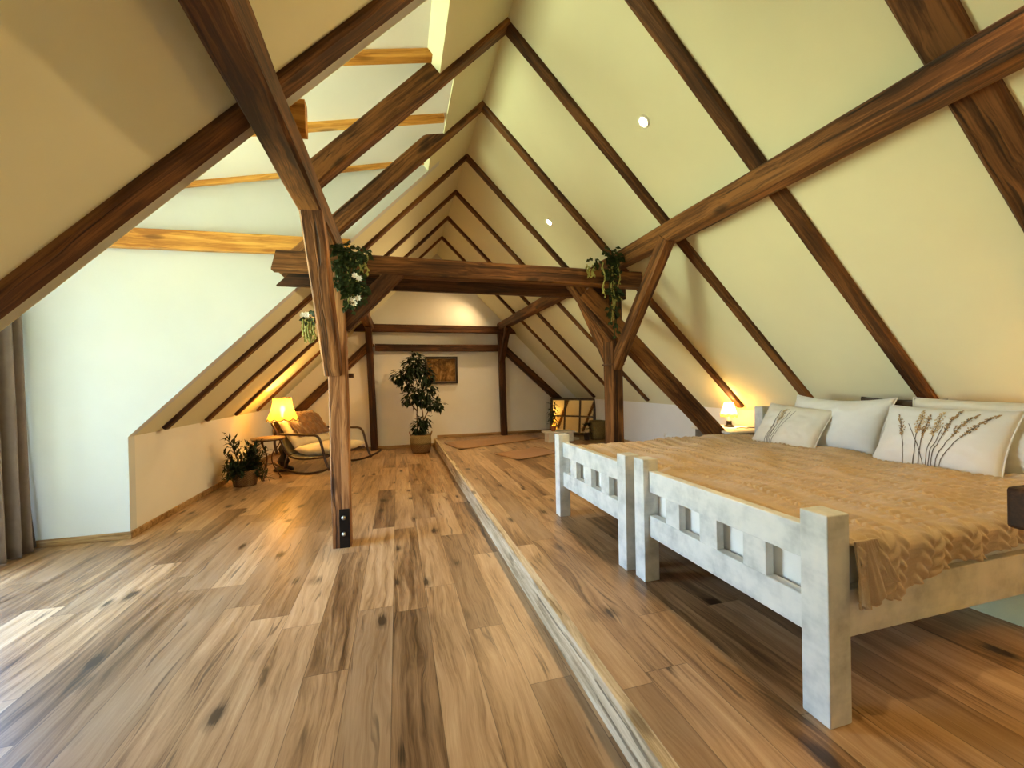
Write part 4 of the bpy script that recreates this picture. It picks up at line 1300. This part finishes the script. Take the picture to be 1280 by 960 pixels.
# ------------------------------------------------------------------ light
WARM = (1.0, 0.67, 0.31)
for i, (y, e) in enumerate(((2.48, 34), (4.30, 42), (6.12, 95), (7.87, 36))):
    x = 1.665
    spot_light('spot_lamp_light', (x - .03, y, zr(x) - .03), (-.75, 0, -1), e, WARM, 2.6, 0.9)
spot_light('spot_lamp_light', (1.63, .66, zr(1.665) - .03), (-.15, 0, -1), 34, WARM, 2.5, 0.9)
point_light('floor_lamp_light', (-1.66, 6.88, 0.93), 55, (1.0, 0.49, 0.09), .045)
point_light('bedside_lamp_light', (3.57, 3.80, HP + .55 + .20), 7, (1.0, 0.62, 0.24), .04)

point_light('bedside_lamp_light', (3.52, 0.62, HP + .55 + .20), 45, (1.0, 0.58, 0.20), .04)
# daylight: sky above, green garden below, through the dormer window
w = bpy.data.worlds.new('daylight'); SC.world = w; w.use_nodes = True
nt = w.node_tree
bg = nt.nodes['Background']
tc = nt.nodes.new('ShaderNodeTexCoord'); sx = nt.nodes.new('ShaderNodeSeparateXYZ')
nt.links.new(tc.outputs['Generated'], sx.inputs[0])
mr_ = nt.nodes.new('ShaderNodeMapRange'); mr_.inputs['From Min'].default_value = -1; mr_.inputs['From Max'].default_value = 1
nt.links.new(sx.outputs['Z'], mr_.inputs['Value'])
cr_ = nt.nodes.new('ShaderNodeValToRGB')
els = cr_.color_ramp.elements
els[0].position = 0.0; els[0].color = (0.74, 0.86, 0.42, 1)
els[1].position = 1.0; els[1].color = (0.22, 0.42, 0.85, 1)
for p, c in ((.46, (0.90, 0.98, 0.62, 1)), (.52, (0.60, 0.75, 0.85, 1)), (.65, (0.36, 0.58, 0.90, 1))):
    e = els.new(p); e.color = c
nt.links.new(mr_.outputs[0], cr_.inputs[0]); nt.links.new(cr_.outputs[0], bg.inputs['Color'])
# world strength cut towards -Y, only to darken the far dormer cheek
my = nt.nodes.new('ShaderNodeMapRange'); my.interpolation_type = 'SMOOTHSTEP'
my.inputs['From Min'].default_value = -0.56; my.inputs['From Max'].default_value = -0.24
my.inputs['To Min'].default_value = 2.5; my.inputs['To Max'].default_value = 20.0
nt.links.new(sx.outputs['Y'], my.inputs['Value']); nt.links.new(my.outputs[0], bg.inputs['Strength'])
def portal(loc, direction, sx_, sy_):
    d = bpy.data.lights.new('window_portal', 'AREA'); d.shape = 'RECTANGLE'; d.size = sx_; d.size_y = sy_
    d.cycles.is_portal = True
    o = bpy.data.objects.new('window_portal', d); COL.objects.link(o)
    o.location = loc
    o.rotation_euler = Vector(direction).to_track_quat('-Z', 'Z').to_euler()
portal((XD - .2, (WY0 + WY1) / 2, (WZ0 + WZ1) / 2), (1, 0, 0), WY1 - WY0, WZ1 - WZ0)
portal(((GX0 + GX1) / 2, YF - .14, (GZ0 + GZ1) / 2), (0, 1, 0), GX1 - GX0, GZ1 - GZ0)

# ------------------------------------------------------------------ camera
cd = bpy.data.cameras.new('camera'); cam = bpy.data.objects.new('camera', cd); COL.objects.link(cam)
F, yaw, pit, rol = 516.116, 0.271594, -0.00503995, -0.0197645
f = Vector((math.sin(yaw) * math.cos(pit), math.cos(yaw) * math.cos(pit), math.sin(pit)))
rt = Vector((math.cos(yaw), -math.sin(yaw), 0)); up = rt.cross(f)
c, s = math.cos(rol), math.sin(rol)
R0 = c * rt + s * up; U0 = -s * rt + c * up
cam.matrix_world = Matrix(((R0.x, U0.x, -f.x, 0), (R0.y, U0.y, -f.y, 0), (R0.z, U0.z, -f.z, 1.255), (0, 0, 0, 1)))
cd.sensor_fit = 'HORIZONTAL'; cd.sensor_width = 36; cd.lens = F / 1280 * 36; cd.clip_start = .02
SC.camera = cam

vs = SC.view_settings
vs.view_transform = 'Standard'; vs.look = 'None'; vs.gamma = 1; vs.use_curve_mapping = False
vs.exposure = 0.96
cy = SC.cycles
cy.max_bounces = 10; cy.diffuse_bounces = 6; cy.glossy_bounces = 4; cy.transparent_max_bounces = 8
cy.sample_clamp_indirect = 8.0; cy.caustics_reflective = False; cy.caustics_refractive = False
cy.use_denoising = True
